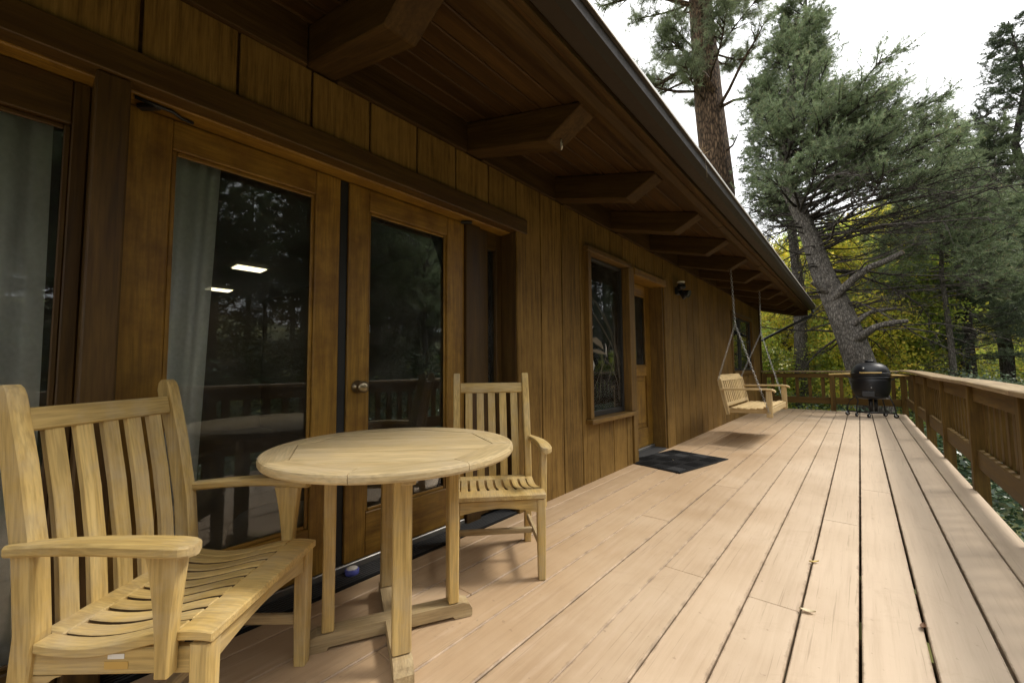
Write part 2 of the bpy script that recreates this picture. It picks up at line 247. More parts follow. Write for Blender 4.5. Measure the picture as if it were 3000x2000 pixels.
# ------------------------------------------------------------------ builders
LM = {}          # object name -> matrix in its thing's space
def thing(name, label, cat, loc=(0, 0, 0), rz=0, group=None, kind=None):
    o = bpy.data.objects.new(name, None); COL.objects.link(o); o.empty_display_size = .1
    o.location = loc; o.rotation_euler = (0, 0, rz); tag(o, label, cat, group, kind); return o
def tag(o, label=None, cat=None, group=None, kind=None):
    if label: o['label'] = label
    if cat: o['category'] = cat
    if group: o['group'] = group
    if kind: o['kind'] = kind
    return o
def put(name, mesh, M, parent=None):
    o = bpy.data.objects.new(name, mesh); COL.objects.link(o)
    LM[o] = M
    if parent is not None:
        o.parent = parent
        o.matrix_basis = (LM[parent].inverted() @ M) if parent in LM else M
    else: o.matrix_basis = M
    return o
def sub(name, parent):                       # an Empty part that only holds sub-parts
    o = bpy.data.objects.new(name, None); COL.objects.link(o); o.parent = parent; LM[o] = Matrix.Identity(4); o.empty_display_size = .05; return o
_cache = {}
def box_mesh(dx, dy, dz, mat, bev):
    key = (round(dx, 4), round(dy, 4), round(dz, 4), mat.name, round(bev, 4))
    if key in _cache: return _cache[key]
    bm = bmesh.new(); bmesh.ops.create_cube(bm, size=1)
    for v in bm.verts: v.co = Vector((v.co.x*dx, v.co.y*dy, v.co.z*dz))
    if bev > 0: bmesh.ops.bevel(bm, geom=bm.edges[:], offset=min(bev, dx*.4, dy*.4, dz*.4), segments=1, affect='EDGES', profile=.6)
    me = bpy.data.meshes.new('bar'); bm.to_mesh(me); bm.free(); me.materials.append(mat); _cache[key] = me; return me
def frame(p, q, up=(0, 0, 1)):
    p = Vector(p); q = Vector(q); x = (q-p).normalized(); u = Vector(up)
    if abs(x.dot(u)) > .98: u = Vector((0, 1, 0)) if abs(x.y) < .9 else Vector((1, 0, 0))
    y = u.cross(x).normalized(); z = x.cross(y)
    c = (p+q)/2
    return Matrix(((x.x, y.x, z.x, c.x), (x.y, y.y, z.y, c.y), (x.z, y.z, z.z, c.z), (0, 0, 0, 1)))
def bar(name, p, q, w, h, mat, parent=None, up=(0, 0, 1), bev=.004):
    """box from p to q; w across, h along up; grain along its length"""
    L = (Vector(q)-Vector(p)).length
    return put(name, box_mesh(L, w, h, mat, bev), frame(p, q, up), parent)
def boxb(name, x0, x1, y0, y1, z0, z1, mat, parent=None, axis=None, bev=.004):
    d = (x1-x0, y1-y0, z1-z0); a = axis if axis is not None else max(range(3), key=lambda k: d[k])
    c = [(x0+x1)/2, (y0+y1)/2, (z0+z1)/2]; p = c[:]; q = c[:]; p[a] -= d[a]/2; q[a] += d[a]/2
    up = (0, 0, 1) if a != 2 else (0, 1, 0)
    if a == 0: w, h = d[1], d[2]
    elif a == 1: w, h = d[0], d[2]
    else: w, h = d[0], d[1]
    return bar(name, p, q, w, h, mat, parent, up, bev)
def mesh_obj(name, verts, faces, mat, parent=None, M=None, smooth=False):
    M = M or Matrix.Identity(4); iv = M.inverted()
    me = bpy.data.meshes.new(name); me.from_pydata([tuple(iv @ Vector(v)) for v in verts], [], faces)
    bm = bmesh.new(); bm.from_mesh(me); bmesh.ops.recalc_face_normals(bm, faces=bm.faces); bm.to_mesh(me); bm.free()
    if smooth: me.polygons.foreach_set('use_smooth', [True]*len(me.polygons))
    me.materials.append(mat); return put(name, me, M, parent)
def sweep_data(path, secs):
    """path: centre points; secs: one list of (side, up) offsets per point; returns closed tube with end caps; side axis = up x dir"""
    V = []; F = []; n = len(secs[0]); P = [Vector(p) for p in path]
    for i, p in enumerate(P):
        d = (P[min(i+1, len(P)-1)]-P[max(i-1, 0)]).normalized(); u = Vector((0, 0, 1))
        if abs(d.dot(u)) > .93: u = Vector((1, 0, 0))
        s = u.cross(d).normalized(); u2 = d.cross(s)
        for (a, b) in secs[i]: V.append(p+s*a+u2*b)
    for i in range(len(P)-1):
        for k in range(n):
            a = i*n+k; b = i*n+(k+1) % n; F.append((a, b, b+n, a+n))
    F.append(tuple(range(n-1, -1, -1))); F.append(tuple(range((len(P)-1)*n, len(P)*n)))
    return V, F
def rect(w, h, c=.2):
    w /= 2; h /= 2; k = min(w, h)*c
    return [(-w+k, -h), (w-k, -h), (w, -h+k), (w, h-k), (w-k, h), (-w+k, h), (-w, h-k), (-w, -h+k)]
def sweep(name, path, dims, mat, parent=None, c=.25, smooth=False):
    V, F = sweep_data(path, [rect(w, h, c) for (w, h) in dims]); return mesh_obj(name, V, F, mat, parent, frame(path[0], path[-1]), smooth)
def circ(r, n=10): return [(r*math.cos(2*math.pi*k/n), r*math.sin(2*math.pi*k/n)) for k in range(n)]
def pipe(name, path, r, mat, parent=None, n=10):
    rs = r if isinstance(r, (list, tuple)) else [r]*len(path)
    V, F = sweep_data(path, [circ(a, n) for a in rs]); return mesh_obj(name, V, F, mat, parent, frame(path[0], path[-1]), True)
def prism(name, poly, axis, a0, a1, mat, parent=None, M=None, bev=0):
    """extrude a 2D outline along axis: axis 1 -> poly is (x,z); axis 2 -> (x,y); axis 0 -> (y,z)"""
    def pt(p, a): return {0: (a, p[0], p[1]), 1: (p[0], a, p[1]), 2: (p[0], p[1], a)}[axis]
    n = len(poly); V = [pt(p, a0) for p in poly]+[pt(p, a1) for p in poly]
    F = [tuple(range(n)), tuple(range(2*n-1, n-1, -1))]+[(k, (k+1) % n, (k+1) % n+n, k+n) for k in range(n)]
    o = mesh_obj(name, V, F, mat, parent, M)
    if bev:
        bm = bmesh.new(); bm.from_mesh(o.data); bmesh.ops.bevel(bm, geom=bm.edges[:], offset=bev, segments=1, affect='EDGES'); bm.to_mesh(o.data); bm.free()
    return o
def lathe(name, prof, mat, parent=None, c=(0, 0, 0), n=40, smooth=True):
    V = []; F = []
    for (r, z) in prof:
        for k in range(n): a = 2*math.pi*k/n; V.append((c[0]+r*math.cos(a), c[1]+r*math.sin(a), c[2]+z))
    for i in range(len(prof)-1):
        for k in range(n): F.append((i*n+k, i*n+(k+1) % n, (i+1)*n+(k+1) % n, (i+1)*n+k))
    F.append(tuple(range(n))); F.append(tuple(range((len(prof)-1)*n, len(prof)*n)))
    o = mesh_obj(name, V, F, mat, parent, Matrix.Translation(c), smooth); return o
def copy_tree(o, parent=None):
    c = o.copy(); COL.objects.link(c)
    if parent is not None: c.parent = parent
    for ch in list(o.children): copy_tree(ch, c)
    return c
def arrmesh(name, V, nper, mat, smooth=False):
    """V: (n*nper,3) float array of separate n-gons"""
    n = len(V)//nper; me = bpy.data.meshes.new(name); me.vertices.add(len(V)); me.vertices.foreach_set('co', np.ascontiguousarray(V, dtype=np.float32).ravel())
    me.loops.add(len(V)); me.loops.foreach_set('vertex_index', np.arange(len(V), dtype=np.int32))
    me.polygons.add(n); me.polygons.foreach_set('loop_start', np.arange(0, len(V), nper, dtype=np.int32))
    me.update(calc_edges=True); me.materials.append(mat); return me

# ------------------------------------------------------------------ the ground
def ground_z(x, y):
    d = max(0.0, math.hypot(max(0, x-1.0), max(0, y-12.5)) if (x > 1 or y > 12.5) else 0)
    t = min(1, max(0, (d-2)/16)); s = t*t*(3-2*t)
    hx = min(1, max(0, (x-7)/20)); hy_ = min(1, max(0, (34-y)/16)); hh = hx*hx*(3-2*hx)*hy_*hy_*(3-2*hy_)  # unseen hillside on the open side, added to block low sky light
    return -1.45 + 2.1*s + 2.0*hh + max(0, d-16)*.045 + max(0, min(d, 75)-27)*.11 + .12*math.sin(x*.7+1)*math.cos(y*.53) + .05*math.sin(x*2.1)*math.sin(y*1.7)
def build_ground():
    m, nt, n, l, b = new_mat('forest_floor'); g = n.new('ShaderNodeNewGeometry'); nn = n.new('ShaderNodeTexNoise'); nn.inputs['Scale'].default_value = .35; nn.inputs['Detail'].default_value = 8; l.new(g.outputs['Position'], nn.inputs[0])
    r = ramp(n, [(.3, (.035, .05, .02)), (.5, (.09, .10, .03)), (.62, (.20, .19, .045)), (.75, (.10, .075, .04))]); l.new(nn.outputs['Fac'], r.inputs[0]); l.new(r.outputs[0], b.inputs['Base Color']); b.inputs['Roughness'].default_value = .95
    xs = np.concatenate([[-320, -200, -120], np.arange(-80, 82, 2.0), [120, 200, 320]]); ys = np.concatenate([[-320, -200, -120], np.arange(-60, 102, 2.0), [130, 200, 320]])
    V = [(x, y, ground_z(x, y) if abs(x) < 100 and y < 110 else ground_z(max(-90, min(90, x)), min(100, y))) for y in ys for x in xs]; nx = len(xs)
    F = [(j*nx+i, j*nx+i+1, (j+1)*nx+i+1, (j+1)*nx+i) for j in range(len(ys)-1) for i in range(nx-1)]
    tag(mesh_obj('ground', V, F, m, smooth=True), kind='structure')
build_ground()

# ------------------------------------------------------------------ the deck
W = -1.95                                     # wall plane (face of the siding is at W)
deck = thing('deck', 'long tan painted board deck running along the cabin', 'deck', kind='structure')
XL = [-2.05+.2*k for k in range(14)] + [.705]
known = {3: [0.9, 7.4], 4: [2.9, 9.0], 5: [-.5, 4.04, 9.6], 6: [2.245, 7.6], 7: [1.1, 6.1, 10.4], 8: [2.206, 8.2], 9: [3.6, 8.9], 10: [4.667, 9.9], 11: [1.5, 7.0], 12: [6.284, 10.8], 13: [3.2, 9.2], 0: [2.0, 6.5], 1: [4.6, 8.8], 2: [1.4, 5.9, 10]}
for k in range(len(XL)-1):
    x0, x1 = XL[k], XL[k+1]
    gap = .0035 if k < 8 else (.006 if k < 9 else .0105)
    js = [-4.0]+[j for j in sorted(known.get(k, [5]))]+[12.22]
    for a, b_ in zip(js[:-1], js[1:]):
        dz = random.uniform(-.004, .001); tilt = random.uniform(-.004, .004)
        xa, xb = x0+gap*.5, x1-gap*.5
        if k == 0: xb = x1-gap*.5; xa = max(xa, -1.962)
        o = bar('deck_board', ((xa+xb)/2+random.uniform(-.001, .001), a+.0012, -.019+dz), ((xa+xb)/2, b_-.0012, -.019+dz), xb-xa, .038, DECK, deck, bev=.004)
for k, y in enumerate(np.arange(-3.8, 12.3, .6)):
    boxb('joist', -1.96, .66, y-.02, y+.02, -.24, -.042, BEAM, deck)
boxb('rim_joist', .662, .70, -4, 12.2, -.26, -.042, RAIL, deck); boxb('rim_joist', -1.96, .70, 12.16, 12.2, -.26, -.042, RAIL, deck)
for y in (-3, 0, 3, 6, 9, 12): boxb('deck_post', .5, .62, y-.06, y+.06, -1.9, -.24, RAIL, deck)

# ------------------------------------------------------------------ railings
def baluster_run(parent, fixed, a0, a1, along, n):
    for k in range(n):
        c = a0+(a1-a0)*(k+.5)/n
        if along == 1: boxb('baluster', fixed-.02, fixed+.02, c-.035, c+.035, .325, .76, RAIL, parent, axis=2)
        else: boxb('baluster', c-.035, c+.035, fixed-.02, fixed+.02, .325, .76, RAIL, parent, axis=2)
rr = thing('deck_railing', 'brown wooden railing with boards along the open long side of the deck', 'railing', (.74, 0, 0))
PY = [-3.5, -1.9, -.35, 1.2, 2.45, 3.76, 5.24, 6.82, 8.37, 9.95]
for y in PY: boxb('post', -.052, .040, y-.045, y+.045, -.35, .872, RAIL, rr, axis=2, bev=.006)
ends = PY+[12.15]
for a, b_ in zip(ends[:-1], ends[1:]):
    a1, b1 = a+.047, b_-.047
    boxb('bottom_rail', -.022, .018, a1, b1, .185, .342, RAIL, rr); boxb('top_rail', -.022, .018, a1, b1, .745, .870, RAIL, rr)
    baluster_run(rr, .040, a1, b1, 1, max(3, round((b1-a1)/.178)))
capz = [(-4, .888), (3.7, .890), (5.2, .904), (6.9, .898), (8.4, .915), (10.1, .925), (12.32, .925)]
for (a, za), (b_, zb) in zip(capz[:-1], capz[1:]):
    bar('cap_board', (.005, a+.001, za), (.005, b_-.001, zb), .185, .034, RAILCAP, rr, bev=.006)
er = thing('end_railing', 'brown wooden railing with open balusters across the far end of the deck', 'railing', (0, 12.2, 0))
for x in (-1.88, -.51, .70): boxb('post', x-.05, x+.05, -.05, .05, -.35, .872, RAIL, er, axis=2, bev=.006)
for a, b_ in ((-1.83, -.56), (-.46, .65)):
    boxb('bottom_rail', a+.001, b_-.001, -.02, .02, .155, .305, RAIL, er); boxb('top_rail', a+.001, b_-.001, -.02, .02, .765, .870, RAIL, er)
    for k in range(5):
        c = a+(b_-a)*(k+.5)/5; boxb('baluster', c-.034, c+.034, .022, .058, .29, .80, RAIL, er, axis=2)
bar('cap_board', (-1.94, .02, .915), (.64, .02, .912), .185, .034, RAILCAP, er, bev=.006)

# ------------------------------------------------------------------ the cabin
cabin = thing('cabin', 'brown timber cabin with vertical siding, glazed doors and deep eaves', 'cabin', (0, 0, 0))
HEAD = 2.10
# openings in the siding, (y0, y1, z0, z1)
OPEN = [(-1.6, 2.368, -.1, 2.212), (3.37, 4.352, .535, 2.215), (4.352, 5.431, -.1, 2.205), (9.16, 11.3, .88, 2.19)]
y = -4.0; pitch = .3075
edges = [2.368+pitch*k for k in range(-21, 33)]
for a, b_ in zip(edges[:-1], edges[1:]):
    if a < -4 or b_ > 12.4: continue
    b_ = min(b_, 12.30); g = .006
    segs = [(-.12, 2.50)]; cuts = []
    ys = sorted({a, b_} | {v for o in OPEN for v in o[:2] if a < v < b_})
    for ya, yb in zip(ys[:-1], ys[1:]):
        if yb-ya < .02: continue
        zz = [(-.12, 2.50)]
        for (o0, o1, z0, z1) in OPEN:
            if o0-.001 <= ya and yb <= o1+.001:
                zz = [(p, min(q, z0)) for p, q in zz if p < z0]+[(max(p, z1), q) for p, q in zz if q > z1]
        for z0, z1 in zz:
            if z1-z0 > .02: boxb('siding_board', W-.016, W, ya+(g if ya == a else .001), yb-(g if yb == b_ else .001), z0, z1, SIDING, cabin, axis=2, bev=.0025)
# backing behind the boards (so the grooves are dark) with the same openings
def backing(y0, y1, z0, z1): boxb('wall_core', W-.14, W-.0165, y0, y1, z0, z1, DARKTRIM if False else TRIM, cabin, bev=0)
backing(-4, -1.6, -.5, 2.75); backing(-1.6, 2.368, 2.13, 2.75); backing(2.368, 3.37, -.5, 2.75); backing(3.37, 4.352, -.5, .535); backing(3.37, 4.352, 2.215, 2.75)
backing(4.352, 5.431, 2.225, 2.75); backing(5.431, 9.16, -.5, 2.75); backing(9.16, 11.3, -.5, .88); backing(9.16, 11.3, 2.19, 2.75); backing(11.3, 12.3, -.5, 2.75)
boxb('corner_board', W-.02, W+.016, 12.302, 12.40, -.3, 2.6, TRIM, cabin, axis=2)
boxb('gable_wall', -9.0, W-.021, 12.303, 12.39, -1.6, 3.4, SIDING, cabin, axis=2); boxb('gable_wall', -9.0, W-.021, -4.1, -4.01, -1.6, 3.4, SIDING, cabin, axis=2)
boxb('back_wall', -9.1, -9.0, -4.1, 12.4, -1.6, 2.7, SIDING, cabin, axis=2)
# blocking between the rafters, on top of the siding
RAF = [.80+1.04*k for k in range(-4, 12)]
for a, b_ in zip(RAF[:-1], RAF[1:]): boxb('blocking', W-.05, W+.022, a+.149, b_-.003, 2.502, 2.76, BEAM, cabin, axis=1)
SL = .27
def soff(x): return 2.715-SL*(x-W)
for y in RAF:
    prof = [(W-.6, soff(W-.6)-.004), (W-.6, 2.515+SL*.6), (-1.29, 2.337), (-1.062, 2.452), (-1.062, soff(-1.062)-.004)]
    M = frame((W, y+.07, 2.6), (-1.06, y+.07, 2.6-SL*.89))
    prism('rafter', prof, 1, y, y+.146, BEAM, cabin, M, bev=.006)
bx0 = -.90; k = 0
while bx0 > -3.0:
    x1 = bx0; x0 = bx0-.138
    z1, z0 = soff(x1), soff(x0)
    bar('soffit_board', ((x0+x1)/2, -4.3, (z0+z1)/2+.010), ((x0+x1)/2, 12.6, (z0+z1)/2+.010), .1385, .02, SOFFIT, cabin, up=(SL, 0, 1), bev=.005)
    bx0 -= .1445
# the eave beam, in spliced lengths, and the fascia
for a, b_ in ((-4.3, 1.93), (1.93, 4.35), (4.35, 6.45), (6.45, 9.2), (9.2, 12.55)):
    dz = random.uniform(-.006, .006)
    sec = [(-.055, -.02), (-.042, -.045), (0, -.058), (.042, -.045), (.055, -.02), (.055, .06), (-.055, .06)]
    V, F = sweep_data([(-.998, a+.002, 2.478+dz), (-.998, b_-.002, 2.478-dz)], [sec, sec]); mesh_obj('eave_beam', V, F, BEAM, cabin, frame((-.998, a, 2.478), (-.998, b_, 2.478)))
boxb('fascia', -.925, -.893, -4.3, 12.6, 2.425, 2.56, BEAM, cabin)
gut = [(-.890, 2.545), (-.890, 2.452), (-.884, 2.446), (-.815, 2.446), (-.782, 2.474), (-.774, 2.516), (-.762, 2.522), (-.762, 2.534), (-.768, 2.534), (-.768, 2.527), (-.780, 2.521), (-.788, 2.478), (-.817, 2.452), (-.882, 2.452), (-.884, 2.545)]
for a, b_ in ((-4.3, 2.28), (2.28, 5.7), (5.7, 9.1), (9.1, 12.62)):
    gt = prism('gutter', gut, 1, a+.001, b_, GUTTER, cabin, frame((-.83, a, 2.48), (-.83, b_, 2.48)))
    boxb('gutter_lip_sheen', -.7615, -.7575, a+.001, b_, 2.519, 2.536, LIP_SHEEN, gt, bev=.001)  # thin pale strip drawn as the highlight along the lip
mesh_obj('gutter_end_cap', [(-.889, 12.622, 2.544), (-.889, 12.622, 2.452), (-.823, 12.622, 2.448), (-.788, 12.622, 2.476), (-.772, 12.622, 2.53)], [(0, 1, 2, 3, 4)], GUTTER, cabin)
# roof slab up to the ridge and down the back
xr = -5.6; rz = soff(xr)
prism('roof', [(-.86, soff(-.86)+.028), (-.86, soff(-.86)+.075), (xr, rz+.11), (-10.2, soff(-.86)-.05), (-10.2, soff(-.86)-.10), (xr, rz+.03)], 1, -4.35, 12.64, ROOFING, cabin)
for yy in (12.58, -4.34): prism('barge_board', [(-.93, soff(-.93)-.002), (-.93, soff(-.93)-.13), (-1.2, soff(-1.2)-.20), (xr, rz-.20), (xr, rz-.002)], 1, yy-.02, yy+.02, BEAM, cabin)
pipe('downspout', [(-.83, 12.56, 2.447), (-.83, 12.56, 2.36), (-.86, 12.54, 2.30), (-1.0, 12.5, 2.22), (-1.93, 12.46, 1.73), (-1.98, 12.46, 1.66), (-1.99, 12.46, -.6)], .033, METAL_BLACK, cabin, 10)

# header, posts and the recessed doorway of the double door
DX = -2.10                                   # outer face of the doors
bar('header_trim', (W-.02, -1.6, 2.156), (W-.02, 2.485, 2.156), .075, .112, TRIM, cabin, bev=.004)
boxb('header_soffit', DX-.06, W-.06, -1.6, 2.366, 2.095, 2.128, DOORWOOD, cabin, axis=1)
boxb('jamb_post', W-.15, W+.006, .108, .198, -.02, 2.098, TRIM, cabin, axis=2, bev=.006)
boxb('corner_trim', DX-.06, W-.017, 2.366, 2.40, -.05, 2.098, TRIM, cabin, axis=2)
def rect_frame(parent, names, X, dx, y0, y1, z0, z1, wl_, wr, wt, wb, mat):
    boxb(names[0], X-dx, X, y0, y0+wl_, z0, z1, mat, parent, axis=2); boxb(names[0], X-dx, X, y1-wr, y1, z0, z1, mat, parent, axis=2)
    boxb(names[1], X-dx+.001, X-.001, y0+wl_+.0005, y1-wr-.0005, z1-wt, z1, mat, parent, axis=1); boxb(names[1], X-dx+.001, X-.001, y0+wl_+.0005, y1-wr-.0005, z0, z0+wb, mat, parent, axis=1)
def bead(parent, X, y0, y1, z0, z1, mat, b=.018, d=.012):
    boxb('glazing_bead', X, X+d, y0, y0+b, z0, z1, mat, parent, axis=2, bev=.004); boxb('glazing_bead', X, X+d, y1-b, y1, z0, z1, mat, parent, axis=2, bev=.004)
    boxb('glazing_bead', X, X+d-.001, y0+b, y1-b, z1-b, z1, mat, parent, axis=1, bev=.004); boxb('glazing_bead', X, X+d-.001, y0+b, y1-b, z0, z0+b, mat, parent, axis=1, bev=.004)
def pane(parent, X, y0, y1, z0, z1): return boxb('pane', X-.003, X+.003, y0, y1, z0, z1, GLASS, parent, axis=2, bev=0)
def door_leaf(lab, y0, y1, gl, gr, knob=False):
    d = sub('door', cabin); d['label'] = lab
    rect_frame(d, ('stile', 'rail'), DX, .044, y0, y1, .045, 2.090, gl-y0, y1-gr, .125, .235, DOORWOOD)
    pane(d, DX-.030, gl, gr, .28, 1.965); bead(d, DX-.024, gl, gr, .28, 1.965, DOORWOOD)
    return d
dl = door_leaf('fixed glazed leaf of the double door', .205, 1.056, .343, .926)
dr = door_leaf('opening glazed leaf with the round knob', 1.108, 1.966, 1.228, 1.808)
boxb('astragal', DX-.06, DX-.012, 1.057, 1.107, .02, 2.094, DARKTRIM, dl, axis=2)
kb = lathe('door_knob', [(.0, 0), (.028, 0), (.030, .006), (.012, .010), (.011, .028), (.020, .034), (.027, .046), (.026, .058), (.016, .066), (.0, .067)], BRASS, dr, n=20)
kb.matrix_basis = Matrix.Translation((DX+.001, 1.167, .965)) @ Matrix.Rotation(RD(90), 4, 'Y') @ Matrix.Scale(1.2, 4)
boxb('door_casing', DX-.06, DX+.02, 1.969, 2.108, .0, 2.094, TRIM, cabin, axis=2)
sl = sub('sidelight', cabin)
rect_frame(sl, ('stile', 'rail'), DX-.003, .05, 2.111, 2.364, .02, 2.093, .10, .062, .13, .15, TRIM); pane(sl, DX-.035, 2.211, 2.302, .17, 1.965)
pw = sub('picture_window', cabin); pw['label'] = 'full height picture window at the near end of the cabin'
rect_frame(pw, ('stile', 'rail'), DX+.02, .07, -1.58, .106, -.0, 2.093, .07, .042, .16, .12, TRIM); pane(pw, DX-.02, -1.51, .064, .12, 1.933); bead(pw, DX-.012, -1.51, .064, .12, 1.933, TRIM)
# black ribbed sill below the doors
boxb('door_sill', DX-.06, W-.012, .199, 2.365, -.06, .008, RUBBER, cabin, axis=1)
for k in range(7): boxb('sill_rib', DX+.010+k*.0185, DX+.018+k*.0185, .21, 2.36, .0085, .0125, MATGREY, cabin, axis=1, bev=.001)
boxb('threshold', DX-.03, DX+.006, .21, 1.966, .0085, .042, ALU, cabin, axis=1, bev=.004)
for yy, xx in ((.235, 0), (1.925, 0)): bar('door_closer', (DX+.01, yy, 2.083), (DX+.07, yy+.05, 2.083), .03, .016, METAL_BLACK, cabin)
pipe('door_stay', [(DX+.075, .215, 2.086), (DX+.07, .33, 2.084), (DX+.045, .36, 2.082), (DX+.04, .40, 2.082)], .007, METAL_BLACK, cabin, 6)
# second window: box frame, sill, panes
w2 = sub('window', cabin); w2['label'] = 'tall narrow window with etched heron and reeds'
boxb('casing', W-.12, W+.045, 3.372, 3.43, .58, 2.16, CASING, w2, axis=2); boxb('casing', W-.12, W+.045, 4.262, 4.348, .58, 2.16, CASING, w2, axis=2)
boxb('head_casing', W-.12, W+.050, 3.360, 4.350, 2.162, 2.213, CASING, w2, axis=1); boxb('sill', W-.12, W+.075, 3.345, 4.352, .537, .578, CASING, w2, axis=1)
rect_frame(w2, ('sash_stile', 'sash_rail'), W-.04, .04, 3.431, 4.261, .579, 2.161, .028, .028, .03, .05, FRAMEDARK)
pane(w2, W-.058, 3.459, 4.233, .629, 2.131)
# the heron and reeds etched on that pane
def ribbon(name, pts, ws, mat, parent, x):
    V = []; F = []
    for i, (p, w) in enumerate(zip(pts, ws)):
        a = Vector(pts[max(0, i-1)]); b_ = Vector(pts[min(len(pts)-1, i+1)]); d = (b_-a).normalized(); nrm = Vector((-d.y, d.x))
        V += [(x, p[0]+nrm.x*w, p[1]+nrm.y*w), (x, p[0]-nrm.x*w, p[1]-nrm.y*w)]
    for i in range(len(pts)-1): F.append((2*i, 2*i+1, 2*i+3, 2*i+2))
    n = len(V); V += [(v[0]-.0015, v[1], v[2]) for v in V]; F2 = [tuple(k+n for k in f[::-1]) for f in F]; per = [(0, 2)]
    for i in range(len(pts)-1): F2 += [(2*i, 2*i+2, 2*i+2+n, 2*i+n), (2*i+1, 2*i+1+n, 2*i+3+n, 2*i+3)]
    return mesh_obj(name, V, F+F2, mat, parent)
EX = W-.0535
def wp(a, b): # zoom fractions on the pane: a 0..1 across, b 0..1 up
    return (3.459+.774*a, .629+1.502*b)
ribbon('heron_etching', [wp(.22, .56), wp(.13, .53), wp(.06, .485), (wp(.045, .44)), wp(.10, .405), wp(.09, .37), wp(.16, .34), wp(.21, .30), wp(.19, .265)], [.002, .016, .028, .024, .016, .02, .014, .012, .002], DECAL, w2, EX)
ribbon('wing_etching', [wp(.14, .47), wp(.27, .465), wp(.40, .44), wp(.47, .41)], [.004, .035, .028, .004], STRAW, w2, EX)
ribbon('wing_etching', [wp(.09, .40), wp(.28, .395), wp(.44, .385), wp(.56, .375)], [.004, .018, .014, .003], STRAW, w2, EX)
ribbon('glint_etching', [wp(.53, .45), wp(.55, .42), wp(.54, .385), wp(.57, .36)], [.004, .010, .012, .003], DECAL, w2, EX)
for a in ([(.12, .10), (.35, .24), (.55, .36), (.70, .48)], [(.33, .07), (.38, .2), (.43, .33), (.40, .40)], [(.92, .05), (.93, .2), (.86, .36), (.66, .55), (.30, .72), (.05, .78)], [(.9, .05), (.86, .18), (.72, .28), (.5, .35)], [(.94, .2), (.92, .3), (.82, .42), (.80, .6), (.72, .72)], [(.97, .3), (.90, .36), (.78, .5), (.5, .66)], [(.6, .2), (.75, .33), (.82, .5)], [(.2, .65), (.45, .56), (.75, .42)]):
    ribbon('reed_etching', [wp(*p) for p in a], [.0018]*len(a), STRAW, w2, EX+.0006*random.random())
# second door in its recess
D2 = -2.134
d2 = sub('entry_door', cabin); d2['label'] = 'golden wooden entry door with a glazed upper half'
boxb('door_jamb', D2-.05, W+.02, 4.354, 4.46, -.05, 2.204, CASING, cabin, axis=2); boxb('door_jamb', D2-.05, W-.0165, 5.405, 5.431, -.05, 2.204, CASING, cabin, axis=2)
boxb('door_head', D2-.05, W+.03, 4.4605, 5.46, 2.12, 2.203, DOORWOOD, cabin, axis=1)
boxb('stile', D2-.044, D2, 4.462, 4.835, .05, 2.118, DOORWOOD, d2, axis=2); boxb('stile', D2-.044, D2, 5.25, 5.403, .05, 2.118, DOORWOOD, d2, axis=2)
for z0, z1 in ((1.985, 2.118), (.94, 1.066), (.05, .28)): boxb('rail', D2-.043, D2-.001, 4.8355, 5.2495, z0, z1, DOORWOOD, d2, axis=1)
pane(d2, D2-.02, 4.835, 5.25, 1.066, 1.985); bead(d2, D2-.016, 4.836, 5.249, 1.067, 1.984, DOORWOOD)
boxb('panel', D2-.04, D2-.02, 4.836, 5.249, .281, .939, DOORWOOD, d2, axis=2); boxb('raised_panel', D2-.0195, D2-.004, 4.90, 5.185, .345, .875, DOORWOOD, d2, axis=2, bev=.014)
boxb('door_sill', D2-.05, W-.012, 4.461, 5.404, -.06, .012, MATGREY, cabin, axis=1); boxb('threshold', D2-.03, D2+.02, 4.462, 5.403, .0125, .045, ALU, cabin, axis=1, bev=.004)
# third window
w3 = sub('window', cabin); w3['label'] = 'dark sliding window behind the porch swing'
boxb('casing', W-.1, W+.02, 9.162, 9.24, .96, 2.11, CASING, w3, axis=2); boxb('casing', W-.1, W+.02, 11.22, 11.298, .96, 2.11, CASING, w3, axis=2); boxb('head_casing', W-.1, W+.026, 9.162, 11.298, 2.112, 2.188, CASING, w3, axis=1); boxb('sill', W-.1, W+.05, 9.15, 11.31, .882, .958, CASING, w3, axis=1)
for a, b_ in ((9.241, 10.02), (10.12, 11.219)):
    rect_frame(w3, ('sash_stile', 'sash_rail'), W-.03, .04, a, b_, .959, 2.111, .05, .05, .05, .05, FRAMEDARK); pane(w3, W-.05, a+.05, b_-.05, 1.009, 2.061)
    boxb('glazing_bar', W-.055, W-.04, a+.05, b_-.05, 1.60, 1.625, FRAMEDARK, w3, axis=1)
boxb('mullion', W-.08, W-.02, 10.021, 10.119, .959, 2.111, FRAMEDARK, w3, axis=2)
# rooms behind the glass
boxb('room_floor', -8.9, DX-.07, -3.9, 12.2, -.12, -.03, ROOMFLOOR, cabin, axis=1, bev=0); boxb('room_ceiling', -8.9, W-.15, -3.9, 12.2, 2.42, 2.46, ROOMCEIL, cabin, axis=1, bev=0)
boxb('room_wall', -8.97, -8.9, -3.9, 12.2, -.029, 2.419, ROOMWALL, cabin, axis=1, bev=0)
for yy in (-3.8, 3.0, 8.5): boxb('room_wall', -8.899, W-.15, yy-.05, yy+.05, -.029, 2.419, ROOMWALL, cabin, axis=0, bev=0)

